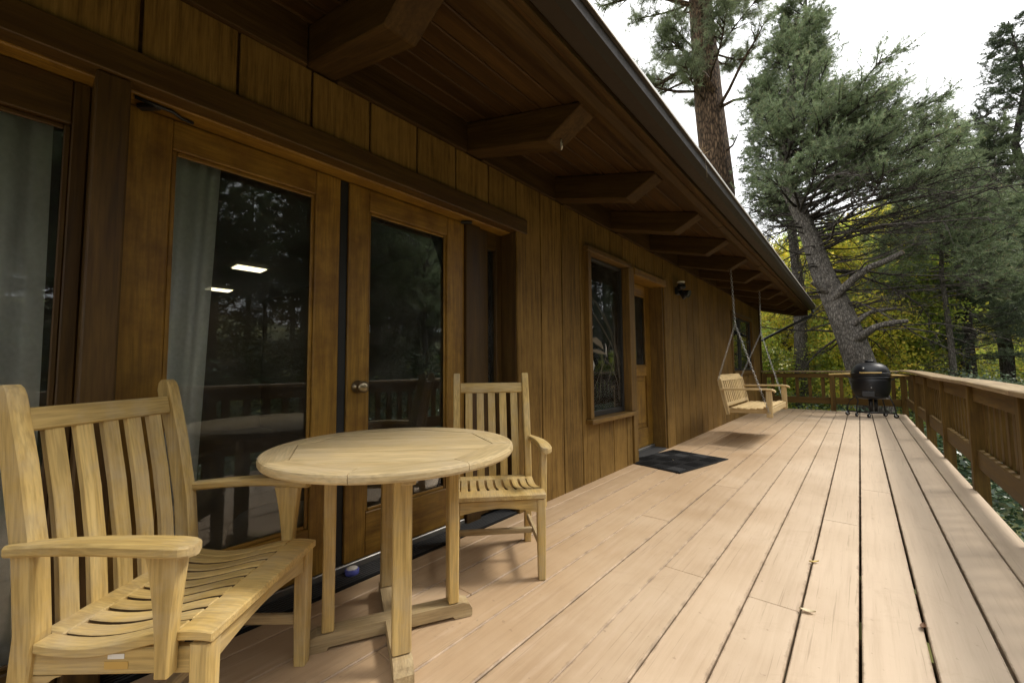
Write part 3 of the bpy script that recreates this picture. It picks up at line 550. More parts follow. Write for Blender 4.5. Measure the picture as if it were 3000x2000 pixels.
# ------------------------------------------------------------------ things inside the glass
for (y0, lab) in ((2.02, 'lit rectangular ceiling panel seen through the door glass, the higher one'), (2.02, 'lit rectangular ceiling panel seen through the door glass, the lower one')):
    k = 0 if 'higher' in lab else 1
    cx, cy = ((-6.13, 1.85), (-8.12, 2.01))[k]
    t = thing('ceiling_light', lab, 'ceiling light', (cx, cy, 2.419), 0, 'ceiling lights indoors')
    boxb('diffuser', -.12, .12, -.17, .17, -.022, -.010, LIGHTPANEL, t, axis=1); boxb('housing', -.14, .14, -.19, .19, -.009, 0, WHITE_PLATE, t, axis=1)
def curtain(lab, x, yt0, yt1, yb0, yb1, z0, z1, nf):
    NU, NV = nf*8, 14; V = []; F = []
    for j in range(NV+1):
        v = j/NV; 
        for i in range(NU+1):
            u = i/NU; yy = (yt0+(yt1-yt0)*u)*(1-v)+(yb0+(yb1-yb0)*u)*v
            V.append((x+.035*math.sin(u*nf*2*math.pi+.4*math.sin(3*v+u*5))+.01*math.sin(11*u+2*v), yy, z1+(z0-z1)*v))
    for j in range(NV):
        for i in range(NU): a = j*(NU+1)+i; F.append((a, a+1, a+NU+2, a+NU+1))
    return tag(mesh_obj('curtain', V, F, CURTAIN, smooth=True), lab, 'curtain', 'sheer curtains indoors')
curtain('white sheer curtain behind the full height picture window', -2.215, -1.3, .02, -1.25, .04, .0, 2.3, 9)
curtain('white sheer curtain drawn aside behind the fixed door leaf', -2.215, .12, .555, .12, .47, .0, 2.3, 4)
po = thing('pouf', 'pale upholstered round pouf on the floor behind the door glass', 'pouf', (-2.55, .95, -.03))
lathe('cushion', [(.0, .30), (.12, .31), (.20, .29), (.235, .24), (.24, .17), (.235, .08), (.21, .04), (.0, .04)], UPHOLSTERY, po, n=28); lathe('base', [(.0, .0), (.19, .0), (.19, .039), (.0, .039)], MATGREY, po, n=28)

# ------------------------------------------------------------------ chairs
def make_chair(lab, loc, rz):
    t = thing('armchair', lab, 'armchair', loc, rz, 'slatted wooden armchairs at the round table')
    hw = .247
    for s in (-1, 1): sweep('leg', [(.205, s*hw, 0), (.205, s*hw, .20), (.205, s*hw, .395)], [(.040, .040), (.046, .046), (.048, .048)], TEAK, t, c=.18)
    for s in (-1, 1):
        pth = [(-.262, s*hw, 0), (-.238, s*hw, .22), (-.222, s*hw, .42), (-.238, s*hw, .60), (-.278, s*hw, .82), (-.318, s*hw, .995), (-.321, s*hw, 1.018), (-.322, s*hw, 1.028)]
        dm = [(.046, .042), (.046, .05), (.046, .055), (.046, .055), (.046, .053), (.046, .050), (.044, .036), (.040, .016)]
        # sweep's side axis of a near-vertical run is world Y
        sweep('back_post', pth, [(a, b_) for a, b_ in dm], TEAK, t, c=.2)
    def bx(z): # back plane x for a height
        return -.222-(z-.42)*(.096/.575)*(.7+.3*min(1, max(0, (z-.42)/.5)))
    bar('top_rail', (-.302, -hw+.024, .935), (-.302, hw-.024, .935), .026, .062, TEAK, t, up=(-.2, 0, 1))
    for k in range(5):
        y_ = (k-2)*.0805
        sweep('back_slat', [(-.225, y_, .40), (-.238, y_, .56), (-.262, y_, .72), (-.298, y_, .906)], [(.050, .016)]*4, TEAK, t, c=.2)
    def prof(x): # contoured seat
        u = (x+.235)/.47
        return .412-.021*math.sin(min(1, u/.62)*math.pi)+(.018*math.sin((u-.62)/.38*math.pi*.75) if u > .62 else 0)
    def strip(name, xs, y0, y1, th, mat, up=0):
        V = []; F = []
        for x in xs:
            z = prof(x)+up; V += [(x, y0, z), (x, y1, z), (x, y1, z-th), (x, y0, z-th)]
        for i in range(len(xs)-1):
            a = 4*i
            for q in range(4): F.append((a+q, a+(q+1) % 4, a+4+(q+1) % 4, a+4+q))
        F += [(3, 2, 1, 0), tuple(len(V)-4+q for q in range(4))]
        o = mesh_obj(name, V, F, mat, t, frame((xs[0], (y0+y1)/2, .4), (xs[-1], (y0+y1)/2, .4)))
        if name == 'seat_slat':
            o.data.materials.append(TEAK_GAP_SHADE)
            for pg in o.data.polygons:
                if abs(pg.normal.y) > .7: pg.material_index = 1  # slat sides coloured dark so the gaps look shaded
        bm = bmesh.new(); bm.from_mesh(o.data); es = [e for e in bm.edges if e.calc_face_angle(0) > .8]; bmesh.ops.bevel(bm, geom=es, offset=.003, segments=1, affect='EDGES'); bm.to_mesh(o.data); bm.free(); return o
    n = 8; pw_ = .446/n
    for k in range(n):
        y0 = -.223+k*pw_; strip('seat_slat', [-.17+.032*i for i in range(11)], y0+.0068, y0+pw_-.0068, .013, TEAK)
    def crossrail(name, x0, x1, ext, mat):
        xs = [x0+(x1-x0)*i/3 for i in range(4)]
        if x1 > .2: 
            return strip(name, xs, -ext, ext, .024, mat)
        return strip(name, xs, -ext, ext, .024, mat)
    crossrail('seat_front_rail', .151, .238, .272, TEAK); crossrail('seat_back_rail', -.222, -.171, .223, TEAK)
    for s in (-1, 1): strip('seat_side_rail', [-.196+.0345*i for i in range(11)], min(s*.2235, s*.270), max(s*.2235, s*.270), .024, TEAK)
    # aprons, the front one arched
    NA = 12; V = []; F = []
    for i in range(NA+1):
        y_ = -.223+.446*i/NA; lo = .330+.026*math.sin(math.pi*i/NA)
        V += [(.216, y_, .392), (.192, y_, .392), (.192, y_, lo), (.216, y_, lo)]
    for i in range(NA):
        for q in range(4): a = 4*i; F.append((a+q, a+(q+1) % 4, a+4+(q+1) % 4, a+4+q))
    F += [(0, 1, 2, 3), tuple(len(V)-1-q for q in range(4))]
    mesh_obj('front_apron', V, F, TEAK, t, frame((.2, -.22, .37), (.2, .22, .37)))
    for s in (-1, 1): 
        bar('side_apron', (-.205, s*hw, .352), (.180, s*hw, .352), .024, .062, TEAK, t)
        V, F = [], []
        for i in range(7):
            u = i/6; xx = -.205+.07*u; V += [(xx, s*hw-.011, .3205), (xx, s*hw+.011, .3205), (xx, s*hw+.011, .3205-.05*(1-u)**1.6-.001), (xx, s*hw-.011, .3205-.05*(1-u)**1.6-.001)]
        for i in range(6):
            for q in range(4): a = 4*i; F.append((a+q, a+(q+1) % 4, a+4+(q+1) % 4, a+4+q))
        F += [(0, 1, 2, 3), (27, 26, 25, 24)]
        mesh_obj('bracket', V, F, TEAK, t)
    bar('back_apron', (-.216, -.223, .365), (-.216, .223, .365), .022, .06, TEAK, t)
    for s in (-1, 1): bar('side_stretcher', (-.222, s*hw, .155), (.182, s*hw, .155), .022, .034, TEAK_GREY, t)
    bar('cross_stretcher', (-.02, -.235, .155), (-.02, .235, .155), .022, .030, TEAK_GREY, t)
    # arms: plan outline widening to a rounded front
    for s in (-1, 1):
        y0 = s*.268
        xs = [-.262, -.205, -.115, -.025, .05, .11, .155, .183, .198, .204]; cen = [0, .004, .012, .020, .024, .024, .022, .020, .018, .017]; hw_ = [.021, .023, .027, .031, .034, .036, .0365, .033, .024, .011]; zt = [.640, .644, .650, .654, .654, .652, .649, .646, .644, .643]
        V = []; F = []
        for x, c_, h_, z_ in zip(xs, cen, hw_, zt):
            yc = y0+s*c_; V += [(x, yc-h_+.005, z_), (x, yc+h_-.005, z_), (x, yc+h_, z_-.006), (x, yc+h_, z_-.022), (x, yc+h_-.005, z_-.028), (x, yc-h_+.005, z_-.028), (x, yc-h_, z_-.022), (x, yc-h_, z_-.006)]
        for i in range(len(xs)-1):
            for q in range(8): a = 8*i; F.append((a+q, a+(q+1) % 8, a+8+(q+1) % 8, a+8+q))
        F += [tuple(range(7, -1, -1)), tuple(len(V)-8+q for q in range(8))]
        mesh_obj('arm', V, F, TEAK, t, frame((-.26, y0, .63), (.25, y0, .63)))
        # arm support: broad under the arm, curving in to a narrow foot on the side apron
        V = []; F = []; N = 9
        for i in range(N):
            u = i/(N-1); z_ = .622-.292*u; xf = .172-.022*math.sin(u*math.pi*.5); xb = .080+.036*math.sin(u*math.pi*.5)**.8; 
            ya, yb = s*.2605, s*(.2605+.034)
            if s < 0: ya, yb = yb, ya
            V += [(xb, ya, z_), (xf, ya, z_), (xf, yb, z_), (xb, yb, z_)]
        for i in range(N-1):
            for q in range(4): a = 4*i; F.append((a+q, a+(q+1) % 4, a+4+(q+1) % 4, a+4+q))
        F += [(0, 1, 2, 3), tuple(len(V)-1-q for q in range(4))]
        o = mesh_obj('arm_support', V, F, TEAK, t, frame((.15, s*.277, .33), (.15, s*.277, .62)))
        bm = bmesh.new(); bm.from_mesh(o.data); bmesh.ops.bevel(bm, geom=[e for e in bm.edges if e.calc_face_angle(0) > .8], offset=.004, segments=1, affect='EDGES'); bm.to_mesh(o.data); bm.free()
    return t
chairA = make_chair('wooden armchair with a brass plate on its apron, in front of the picture window', (-1.592, .368, 0), RD(41))
boxb('maker_plate', -.03, .028, -.2605, -.2593, .335, .353, BRASS_PLATE, chairA, axis=0, bev=.0004); boxb('maker_plate', -.022, .018, -.2605, -.2593, .359, .371, WHITE_PLATE, chairA, axis=0, bev=.0004)
chairB = make_chair('wooden armchair facing the open deck beside the sidelight', (-1.576, 1.708, 0), RD(-43)); chairB.scale = (1, .88, 1)

# ------------------------------------------------------------------ round table
table = thing('round_table', 'round pedestal-footed wooden table between the two armchairs', 'table', (-1.505, 1.012, 0), RD(62.5))
R_T, APO, ZT, TT = .495, .378, .746, .034
OCT = [(APO/math.cos(math.pi/8)*math.cos(math.pi/8+k*math.pi/4), APO/math.cos(math.pi/8)*math.sin(math.pi/8+k*math.pi/4)) for k in range(8)]
for k in range(8):
    a0 = math.pi/8+k*math.pi/4; a1 = a0+math.pi/4; e = .0011
    out = [(R_T*math.cos(a0+(a1-a0)*i/10), R_T*math.sin(a0+(a1-a0)*i/10)) for i in range(11)]
    tdir = Vector((math.cos(a0), math.sin(a0))); n0 = Vector((-tdir.y, tdir.x)); t1 = Vector((math.cos(a1), math.sin(a1))); n1 = Vector((t1.y, -t1.x)); mid = Vector((math.cos((a0+a1)/2), math.sin((a0+a1)/2)))
    pl = [Vector(OCT[k])+n0*e+mid*e, Vector(OCT[k-7])+n1*e+mid*e]
    poly = [pl[0]]+[Vector(out[0])+n0*e]+[Vector(p) for p in out[1:-1]]+[Vector(out[-1])+n1*e]+[pl[1]]
    V = []; F = []; n = len(poly); prof = [(0, 0), (.004, .0), (0, .0)]
    def ring(inset, z): 
        res = []
        for i, p in enumerate(poly):
            q = p.copy()
            if 1 <= i <= n-2: q = p*(1-inset/R_T)
            res.append((q.x, q.y, z))
        return res
    rings = [ring(.010, ZT), ring(.003, ZT-.003), ring(0, ZT-.010), ring(0, ZT-.024), ring(.004, ZT-.031), ring(.010, ZT-TT)]
    for rg in rings: V += rg
    for j in range(len(rings)-1):
        for i in range(n): a = j*n+i; b_ = j*n+(i+1) % n; F.append((a, b_, b_+n, a+n))
    F.append(tuple(range(n-1, -1, -1))); F.append(tuple(range((len(rings)-1)*n, len(rings)*n)))
    mm = (a0+a1)/2; M = Matrix.Translation((mid.x*.46, mid.y*.46, ZT)) @ Matrix.Rotation(mm+math.pi/2, 4, 'Z')
    mesh_obj('rim_segment', V, F, TEAK_TOP, table, M)
# inner planks clipped to the octagon (running along the local x of the top, turned against the base)
NP = 9; ang = RD(-18)
def clip(poly, nx, ny, d):
    out = []
    for i in range(len(poly)):
        p, q = poly[i], poly[(i+1) % len(poly)]; a = nx*p[0]+ny*p[1]-d; b_ = nx*q[0]+ny*q[1]-d
        if a <= 0: out.append(p)
        if a*b_ < 0: s_ = a/(a-b_); out.append((p[0]+(q[0]-p[0])*s_, p[1]+(q[1]-p[1])*s_))
    return out
nx, ny = -math.sin(ang), math.cos(ang)
inner = [(p[0]*.9955, p[1]*.9955) for p in OCT]
for k in range(NP):
    lo = -APO*1.09+2*APO*1.09*k/NP; hi = lo+2*APO*1.09/NP
    pl = clip(clip(inner, nx, ny, hi-.0007), -nx, -ny, -(lo+.0007))
    if len(pl) < 3: continue
    c = ((lo+hi)/2*nx, (lo+hi)/2*ny)
    prism('plank', pl, 2, ZT-.026, ZT-.0012-.0008*random.random(), TEAK_TOP, table, Matrix.Translation((c[0], c[1], ZT)) @ Matrix.Rotation(ang, 4, 'Z'))
for k in range(4):
    a = k*math.pi/2; c, s = math.cos(a), math.sin(a)
    bar('leg', (c*.245, s*.245, .062), (c*.245, s*.245, .676), .066, .044, TEAK, table, up=(c, s, 0), bev=.005)
for k, (L_, z0) in enumerate(((.325, 0), (.325, 0))):
    a = k*math.pi/2; c, s = math.cos(a), math.sin(a)
    # foot bar with rounded ends and a relieved underside
    prof = [(-L_, .004), (-L_, .030), (-L_+.012, .050), (-L_+.04, .0605), (L_-.04, .0605), (L_-.012, .050), (L_, .030), (L_, .004), (L_-.004, 0), (L_-.075, 0), (L_-.085, .012), (-L_+.085, .012), (-L_+.075, 0), (-L_+.004, 0)]
    if k == 0: halves = [prof]
    else: halves = [[(max(.034, p[0]), p[1]) if True else p for p in prof if p[0] > 0] and [(.0345, .0605)]+[p for p in prof if p[0] > 0]+[(.0345, .012)], [(-.0345, .012)]+[p for p in prof if p[0] < 0][-3:]+[p for p in prof if p[0] < 0][:-3]+[(-.0345, .0605)]]
    for pr in halves:
        M = Matrix.Rotation(a, 4, 'Z'); V = []; n = len(pr)
        for yy in (-.034, .034): V += [tuple(M @ Vector((p[0], yy, p[1]))) for p in pr]
        F = [tuple(range(n)), tuple(range(2*n-1, n-1, -1))]+[(i, (i+1) % n, (i+1) % n+n, i+n) for i in range(n)]
        o = mesh_obj('foot', V, F, TEAK_GREY, table, M)
    if k == 0: bar('batten', (-.40*c, -.40*s, .694), (.40*c, .40*s, .694), .05, .034, TEAK, table)
    else:
        for sg in (-1, 1): bar('batten', (sg*.40*c, sg*.40*s, .694), (sg*.026*c, sg*.026*s, .694), .05, .034, TEAK, table)

# ------------------------------------------------------------------ porch swing
sw = thing('porch_swing', 'light wooden porch swing hanging on chains from the eave', 'swing', (-1.20, 6.99, .44), RD(0))
hy = .70
def swing_part():
    # seat slats run along y
    for k in range(6):
        x = .235-.078*k; zc = .055+(.012 if k == 0 else -.006*k*(1 if k < 4 else .6))
        bar('seat_slat', (x, -hy+.02, zc), (x, hy-.02, zc), .066, .02, SWING, sw, up=(.1, 0, 1))
    for y_ in (-hy+.06, 0, hy-.06): bar('seat_bearer', (-.24, y_, .005), (.262, y_, .020), .035, .06, SWING, sw)
    bar('front_rail', (.283, -hy+.035, .022), (.283, hy-.035, .022), .024, .075, SWING, sw)
    tilt = -.085
    def bp(u, y_): return (-.235+tilt*u, y_, .055+.425*u)
    for k in range(12):
        y_ = -hy+.10+(2*hy-.20)*k/11; bar('back_slat', bp(.04, y_), bp(.90, y_), .052, .016, SWING, sw, up=(1, 0, .2))
    # shaped crest rail: middle raised, ends dropping away
    V = []; F = []; N = 16
    for i in range(N+1):
        y_ = -hy+.01+(2*hy-.02)*i/N; e = abs(y_)/hy; top = .50-(.0 if e < .78 else .055*(e-.78)/.22); 
        x0 = -.235+tilt*1.0; V += [(x0+.028, y_, .415), (x0+.004, y_, top), (x0-.018, y_, top), (x0+.006, y_, .415)]
    for i in range(N):
        for q in range(4): a = 4*i; F.append((a+q, a+(q+1) % 4, a+4+(q+1) % 4, a+4+q))
    F += [(0, 1, 2, 3), tuple(len(V)-1-q for q in range(4))]; mesh_obj('crest_rail', V, F, SWING, sw, frame((0, -.7, .45), (0, .7, .45)))
    bar('lower_back_rail', bp(.07, -hy+.03), bp(.07, hy-.03), .05, .02, SWING, sw, up=(1, 0, .2))
    for s in (-1, 1):
        bar('back_post', (-.222, s*(hy-.015), -.05), (-.322, s*(hy-.015), .44), .03, .05, SWING, sw, up=(1, 0, .2))
        bar('front_post', (.275, s*(hy+.002), -.055), (.275, s*(hy+.002), .292), .036, .07, SWING, sw, up=(1, 0, 0))
        xs = [-.30, -.1, .1, .25, .31, .34, .347]; zs = [.300, .304, .308, .310, .304, .290, .272]
        sweep('arm', [(x, s*(hy+.002), z) for x, z in zip(xs, zs)], [(.07, .024), (.075, .024), (.08, .024), (.085, .024), (.085, .024), (.08, .022), (.07, .014)], SWING, sw, c=.3)
swing_part()
def chain(y0, pts):
    """links along a polyline, one mesh"""
    V = []; F = []; seg = .030; wire = .0034; kk = 0
    for p, q in zip(pts[:-1], pts[1:]):
        p = Vector(p); q = Vector(q); L = (q-p).length; n = max(1, int(L/seg)); M0 = frame(p, q)
        d = (q-p).normalized(); sx = M0.col[1].to_3d(); sz = M0.col[2].to_3d()
        for i in range(n):
            c = p+(q-p)*((i+.5)/n); side = sx if kk % 2 else sz; nrm = d.cross(side); kk += 1; b0 = len(V); NR = 8
            for a in range(NR):
                t = 2*math.pi*a/NR; rad = d*(math.cos(t)*seg*.68)+side*(math.sin(t)*.0125); rd = rad.normalized()
                for s in range(3): t2 = 2*math.pi*s/3; V.append(c+rad+rd*(wire*math.cos(t2))+nrm*(wire*math.sin(t2)))
            for a in range(NR):
                for s in range(3): F.append((b0+a*3+s, b0+a*3+(s+1) % 3, b0+((a+1) % NR)*3+(s+1) % 3, b0+((a+1) % NR)*3+s))
    return V, F
for s, ty in ((-1, 6.07-6.99), (1, 8.15-6.99)):
    top = (-1.265+1.20, ty, 2.345-.44); splt = (-1.255+1.20, ty*.93+s*.0, 1.62-.44) if s < 0 else (-1.255+1.20, ty*.90, 1.62-.44)
    V, F = chain(0, [top, splt]); mesh_obj('hanging_chain', V, F, STEEL, sw, smooth=True)
    V, F = chain(0, [splt, (.275, s*(hy+.03), .0)]); mesh_obj('front_chain', V, F, STEEL, sw, smooth=True)
    V, F = chain(0, [splt, (-.325, s*(hy+.02), .43)]); mesh_obj('rear_chain', V, F, STEEL, sw, smooth=True)
    pipe('eye_bolt', [(top[0], top[1], top[2]+.05), (top[0], top[1], top[2]+.01), (top[0], top[1]+.012, top[2]), (top[0], top[1], top[2]-.012)], .005, STEEL, sw, 6)

# ------------------------------------------------------------------ kamado grill
gr = thing('kamado_grill', 'black egg-shaped grill with bamboo side shelves on a wheeled stand', 'grill', (.155, 11.2, 0))
bowl = lathe('bowl', [(.0, .36), (.16, .365), (.235, .40), (.285, .48), (.305, .60), (.305, .72), (.302, .835), (.0, .835)], CERAMIC, gr, n=48)
lathe('rim_band', [(.300, .836), (.309, .838), (.309, .862), (.300, .864)], BRASS_PLATE if False else METAL_BLACK, gr, n=48)
lathe('lower_band', [(.303, .78), (.3095, .782), (.3095, .815), (.303, .817)], METAL_BLACK, gr, n=48)
lid = lathe('lid', [(.0, .865), (.303, .866), (.306, .90), (.300, .945), (.28, .995), (.245, 1.04), (.195, 1.075), (.14, 1.097), (.085, 1.108), (.0, 1.11)], CERAMIC, gr, n=48)
lathe('lid_band', [(.304, .868), (.312, .870), (.312, .898), (.304, .90)], METAL_BLACK, lid, n=48)
lathe('top_vent', [(.0, 1.106), (.075, 1.108), (.08, 1.125), (.085, 1.14), (.06, 1.155), (.0, 1.158)], METAL_BLACK, lid, n=24)
pipe('thermometer', [(-.10, -.245, .985), (-.108, -.262, .995)], .020, STEEL, lid, 14)
pipe('lid_handle', [(-.16, -.285, .905), (-.15, -.335, .90), (.15, -.335, .90), (.16, -.285, .905)], .013, BAMBOO, lid, 8)
for s, zz in ((-1, .873), (1, .848)):
    sh = put('side_shelf', box_mesh(.36, .36, .026, BAMBOO, .006), Matrix.Translation((s*.492, -.06, zz)) @ Matrix.Rotation(RD(2*s), 4, 'Y'), gr)
    for yy in (-.09, .09): bar('shelf_bracket', (s*.30, yy, zz-.10), (s*.44, yy, zz-.014), .012, .018, METAL_BLACK, gr)
boxb('draft_door', -.15, .05, -.312, -.285, .42, .53, METAL_BLACK, gr, axis=0, bev=.008); boxb('ash_door_knob', -.01, .01, -.325, -.3125, .60, .615, STEEL, gr, axis=0, bev=.003)
pipe('center_column', [(-.02, -.06, .37), (-.02, -.06, .11)], .034, METAL_BLACK, gr, 12)
pipe('center_column', [(.06, .06, .37), (.06, .06, .11)], .030, METAL_BLACK, gr, 12)
legs = [(-.40, .10), (-.25, -.10), (.35, -.05), (.20, .22)]
ring = [(.255*math.cos(2*math.pi*k/28), .255*math.sin(2*math.pi*k/28), .415) for k in range(29)]
pipe('cradle_ring', ring, .011, METAL_BLACK, gr, 6)
for (lx, ly) in legs:
    a = math.atan2(ly, lx); r1 = math.hypot(lx, ly)
    pth = [(math.cos(a)*r, math.sin(a)*r, z) for r, z in ((.235, .415), (.27*1.0, .405), (r1*.86, .33), (r1*.96, .22), (r1, .10), (r1, .055))]
    pipe('leg', pth, .012, METAL_BLACK, gr, 8)
for a_, b_ in ((0, 2), (1, 3)): bar('base_bar', (legs[a_][0], legs[a_][1], .085), (legs[b_][0], legs[b_][1], .085), .03, .018, METAL_BLACK, gr)
pipe('base_bar', [(legs[0][0], legs[0][1], .095), (-.06, -.20, .095), (legs[2][0], legs[2][1], .095)], .012, METAL_BLACK, gr, 8)
def caster(x, y_, a):
    c = lathe('caster', [(.0, -.013), (.034, -.013), (.040, -.007), (.040, .007), (.034, .013), (.0, .013)], RUBBER, gr, n=20); M = Matrix.Translation((x, y_, .041)) @ Matrix.Rotation(a, 4, 'Z') @ Matrix.Rotation(RD(90), 4, 'X'); c.matrix_basis = M; LM[c] = M
    h = lathe('hub', [(.0, -.016), (.018, -.016), (.018, .016), (.0, .016)], STEEL, c, n=14); h.matrix_basis = Matrix.Identity(4)
    bar('caster_fork', (x-.012, y_-.012, .045), (x, y_, .085), .012, .03, STEEL, gr)
for (lx, ly), a in zip(legs, (.3, 1.0, .2, .6)): caster(lx, ly, a)
caster(-.06, -.20, .8)

# ------------------------------------------------------------------ small things on the deck and walls
mt = thing('doormat', 'black ribbed rubber doormat in front of the entry door', 'doormat', (-1.635, 4.79, .001), RD(-13))
boxb('mat_base', -.345, .345, -.495, .495, 0, .009, RUBBER, mt, axis=1, bev=.003)
for i in range(4):
    for j in range(6):
        x0, y0 = -.325+.1645*i, -.475+.1595*j
        if (i+j) % 2: 
            for q in range(5): boxb('mat_rib', x0+.004, x0+.15, y0+.008+.029*q, y0+.024+.029*q, .0092, .0145, MATGREY if (i+2*j) % 3 == 0 else RUBBER, mt, axis=0, bev=.002)
        else:
            for q in range(5): boxb('mat_rib', x0+.008+.029*q, x0+.024+.029*q, y0+.004, y0+.148, .0092, .0145, RUBBER, mt, axis=1, bev=.002)
fl = thing('flood_light', 'twin-headed black outdoor flood light on the siding beside the entry door', 'flood light', (W+.001, 5.93, 2.13))
boxb('back_box', 0, .045, -.06, .06, -.055, .055, METAL_BLACK, fl, axis=2, bev=.01)
hd = lathe('sensor_head', [(.0, 0), (.055, .002), (.062, .02), (.055, .05), (.035, .07), (.0, .075)], METAL_BLACK, fl, n=20); hd.matrix_basis = Matrix.Translation((.10, -.06, .02)) @ Matrix.Rotation(RD(35), 4, 'X')
dc = lathe('sensor_cap', [(.0, .0), (.052, .0), (.052, .012), (.04, .02), (.0, .022)], WHITE_PLATE, fl, n=20); dc.matrix_basis = Matrix.Translation((.10, -.08, .098))
for (yy, rx, ry) in ((.06, -25, 115), (-.01, 10, 140)):
    h = lathe('lamp_head', [(.0, 0), (.028, 0), (.034, .03), (.05, .09), (.055, .115), (.05, .116), (.0, .10)], METAL_BLACK, fl, n=20); h.matrix_basis = Matrix.Translation((.06, yy, -.01)) @ Matrix.Rotation(RD(rx), 4, 'X') @ Matrix.Rotation(RD(ry), 4, 'Y')
cp = thing('plastic_cap', 'small blue plastic cap lying on the black door sill', 'cap', (-2.045, 1.125, .0128))
lathe('cap_body', [(.0, 0), (.033, 0), (.035, .004), (.035, .022), (.031, .026), (.0, .026)], BLUE, cp, n=24); lathe('cap_top', [(.0, .0262), (.028, .0262), (.026, .030), (.0, .031)], WHITE_PLATE, cp, n=20)
hk = tag(pipe('hook', [(-1.24, 1.915, 2.358), (-1.24, 1.915, 2.318), (-1.232, 1.905, 2.295), (-1.222, 1.893, 2.290), (-1.214, 1.885, 2.298), (-1.212, 1.883, 2.312)], .004, WHITE_PLATE, None, 6), 'small pale cup hook under the chamfered rafter end', 'hook')
def leaf(name, lab, x, y_, rz, L_, Wd, mat):
    V = []; F = []; N = 6
    for i in range(N+1):
        u = i/N; w = Wd*math.sin(math.pi*min(1, u*.98+.01))**.8; z = .004+.010*(u-.5)**2*4*.5
        V += [(L_*(u-.5), -w, z+.006), (L_*(u-.5), 0, z), (L_*(u-.5), w, z+.004)]
    for i in range(N): a = 3*i; F += [(a, a+1, a+4, a+3), (a+1, a+2, a+5, a+4)]
    n = len(V); V += [(v[0], v[1], v[2]-.0008) for v in V]; F += [tuple(k+n for k in f[::-1]) for f in F]
    o = mesh_obj(name, V, F, mat); o.location = (x, y_, .001); o.rotation_euler = (0, 0, rz); tag(o, lab, 'leaf', 'fallen leaves on the deck')
leaf('fallen_leaf', 'curled yellow fallen leaf in the middle of the deck', -.239, 2.78, .7, .055, .009, LEAFY)
leaf('fallen_leaf', 'pale broad fallen leaf on the deck boards nearest the camera', -.223, 2.216, .2, .06, .013, LEAFP)
leaf('fallen_leaf', 'small brown fallen leaf beside a dark gap in the deck', .144, 2.38, 1.4, .05, .010, LEAFB)
leaf('fallen_leaf', 'tiny dry leaf on the doormat', -1.66, 4.75, 2.2, .03, .008, LEAFP)
def unit(a): return a/np.maximum(1e-9, np.linalg.norm(a, axis=-1, keepdims=True))
def rand_dirs(n, rng): return unit(rng.normal(size=(n, 3)))
def debris(name, lab, y0, n, seed):
    rg = np.random.default_rng(seed); P = np.stack([-.80+rg.normal(size=n)*.02, y0+rg.normal(size=n)*.10, 2.528+np.abs(rg.normal(size=n))*.012], 1); d = rand_dirs(n, rg)*[1, 1, .35]; sd = unit(np.cross(d, rg.normal(size=(n, 3))))
    V = np.stack([P-sd*.0025, P+sd*.0025, P+d*.09], 1).reshape(-1, 3); o = bpy.data.objects.new(name, arrmesh(name, V, 3, DRYNEEDLE)); COL.objects.link(o); tag(o, lab, 'needle litter', kind='stuff')
ns = tag(pipe('dry_needle', [(-.776, 3.02, 2.54), (-.764, 3.03, 2.53), (-.762, 3.05, 2.46), (-.765, 3.07, 2.40)], .0028, STRAW, None, 5), 'dry straw hanging over the edge of the gutter', 'straw')
for q, (yy, nn_) in enumerate(((3.0, 40), (6.3, 90), (9.6, 120), (11.2, 60))): debris('needle_litter', 'dry pine needles heaped in the gutter', yy, nn_, 70+q)
# ------------------------------------------------------------------ vegetation

def unit(a): return a/np.maximum(1e-9, np.linalg.norm(a, axis=-1, keepdims=True))
def rand_dirs(n, rng): return unit(rng.normal(size=(n, 3)))
class Tubes:
    def __init__(s): s.V = []; s.F = []; s.n = 0
    def add(s, P, R, sides=5):
        P = np.asarray(P, float); R = np.asarray(R, float); n = len(P); D = unit(np.gradient(P, axis=0)); up = np.where(np.abs(D[:, 2:3]) > .9, [[1., 0, 0]], [[0., 0, 1.]])
        A = unit(np.cross(up, D)); B = np.cross(D, A); t = np.arange(sides)*2*np.pi/sides
        V = P[:, None, :]+R[:, None, None]*(A[:, None, :]*np.cos(t)[None, :, None]+B[:, None, :]*np.sin(t)[None, :, None]); s.V.append(V.reshape(-1, 3))
        i = np.arange(n-1)[:, None]*sides; k = np.arange(sides)[None, :]; k2 = (k+1) % sides
        s.F.append((np.stack([i+k, i+k2, i+sides+k2, i+sides+k], -1).reshape(-1, 4)+s.n)); s.n += n*sides
    def mesh(s, name, mat, smooth=True):
        V = np.concatenate(s.V); F = np.concatenate(s.F).astype(np.int32); me = bpy.data.meshes.new(name); me.vertices.add(len(V)); me.vertices.foreach_set('co', V.astype(np.float32).ravel())
        me.loops.add(F.size); me.loops.foreach_set('vertex_index', F.ravel()); me.polygons.add(len(F)); me.polygons.foreach_set('loop_start', np.arange(0, F.size, 4, dtype=np.int32))
        me.update(calc_edges=True); me.polygons.foreach_set('use_smooth', np.full(len(F), smooth)); me.materials.append(mat); return me
def needles(P, D, L, K, ln, w, spread, rng, lift=.15):
    D = unit(D+rng.normal(size=D.shape)*.35)
    """K thin triangles along each twig P + t*L*D"""
    N = len(P); t = rng.random((N, K, 1))**.8; D3 = D[:, None, :]; base = P[:, None, :]+D3*(np.asarray(L).reshape(-1, 1, 1)*t)
    r = rng.normal(size=(N, K, 3)); r -= (r*D3).sum(-1, keepdims=True)*D3; r = unit(r); r[..., 2] += lift
    nd = unit(D3*(1-spread)+r*spread); side = unit(np.cross(nd, rng.normal(size=(N, K, 3)))); l = ln*(.7+.6*rng.random((N, K, 1)))
    return np.stack([base-side*w*.5, base+side*w*.5, base+nd*l], 2).reshape(-1, 3)
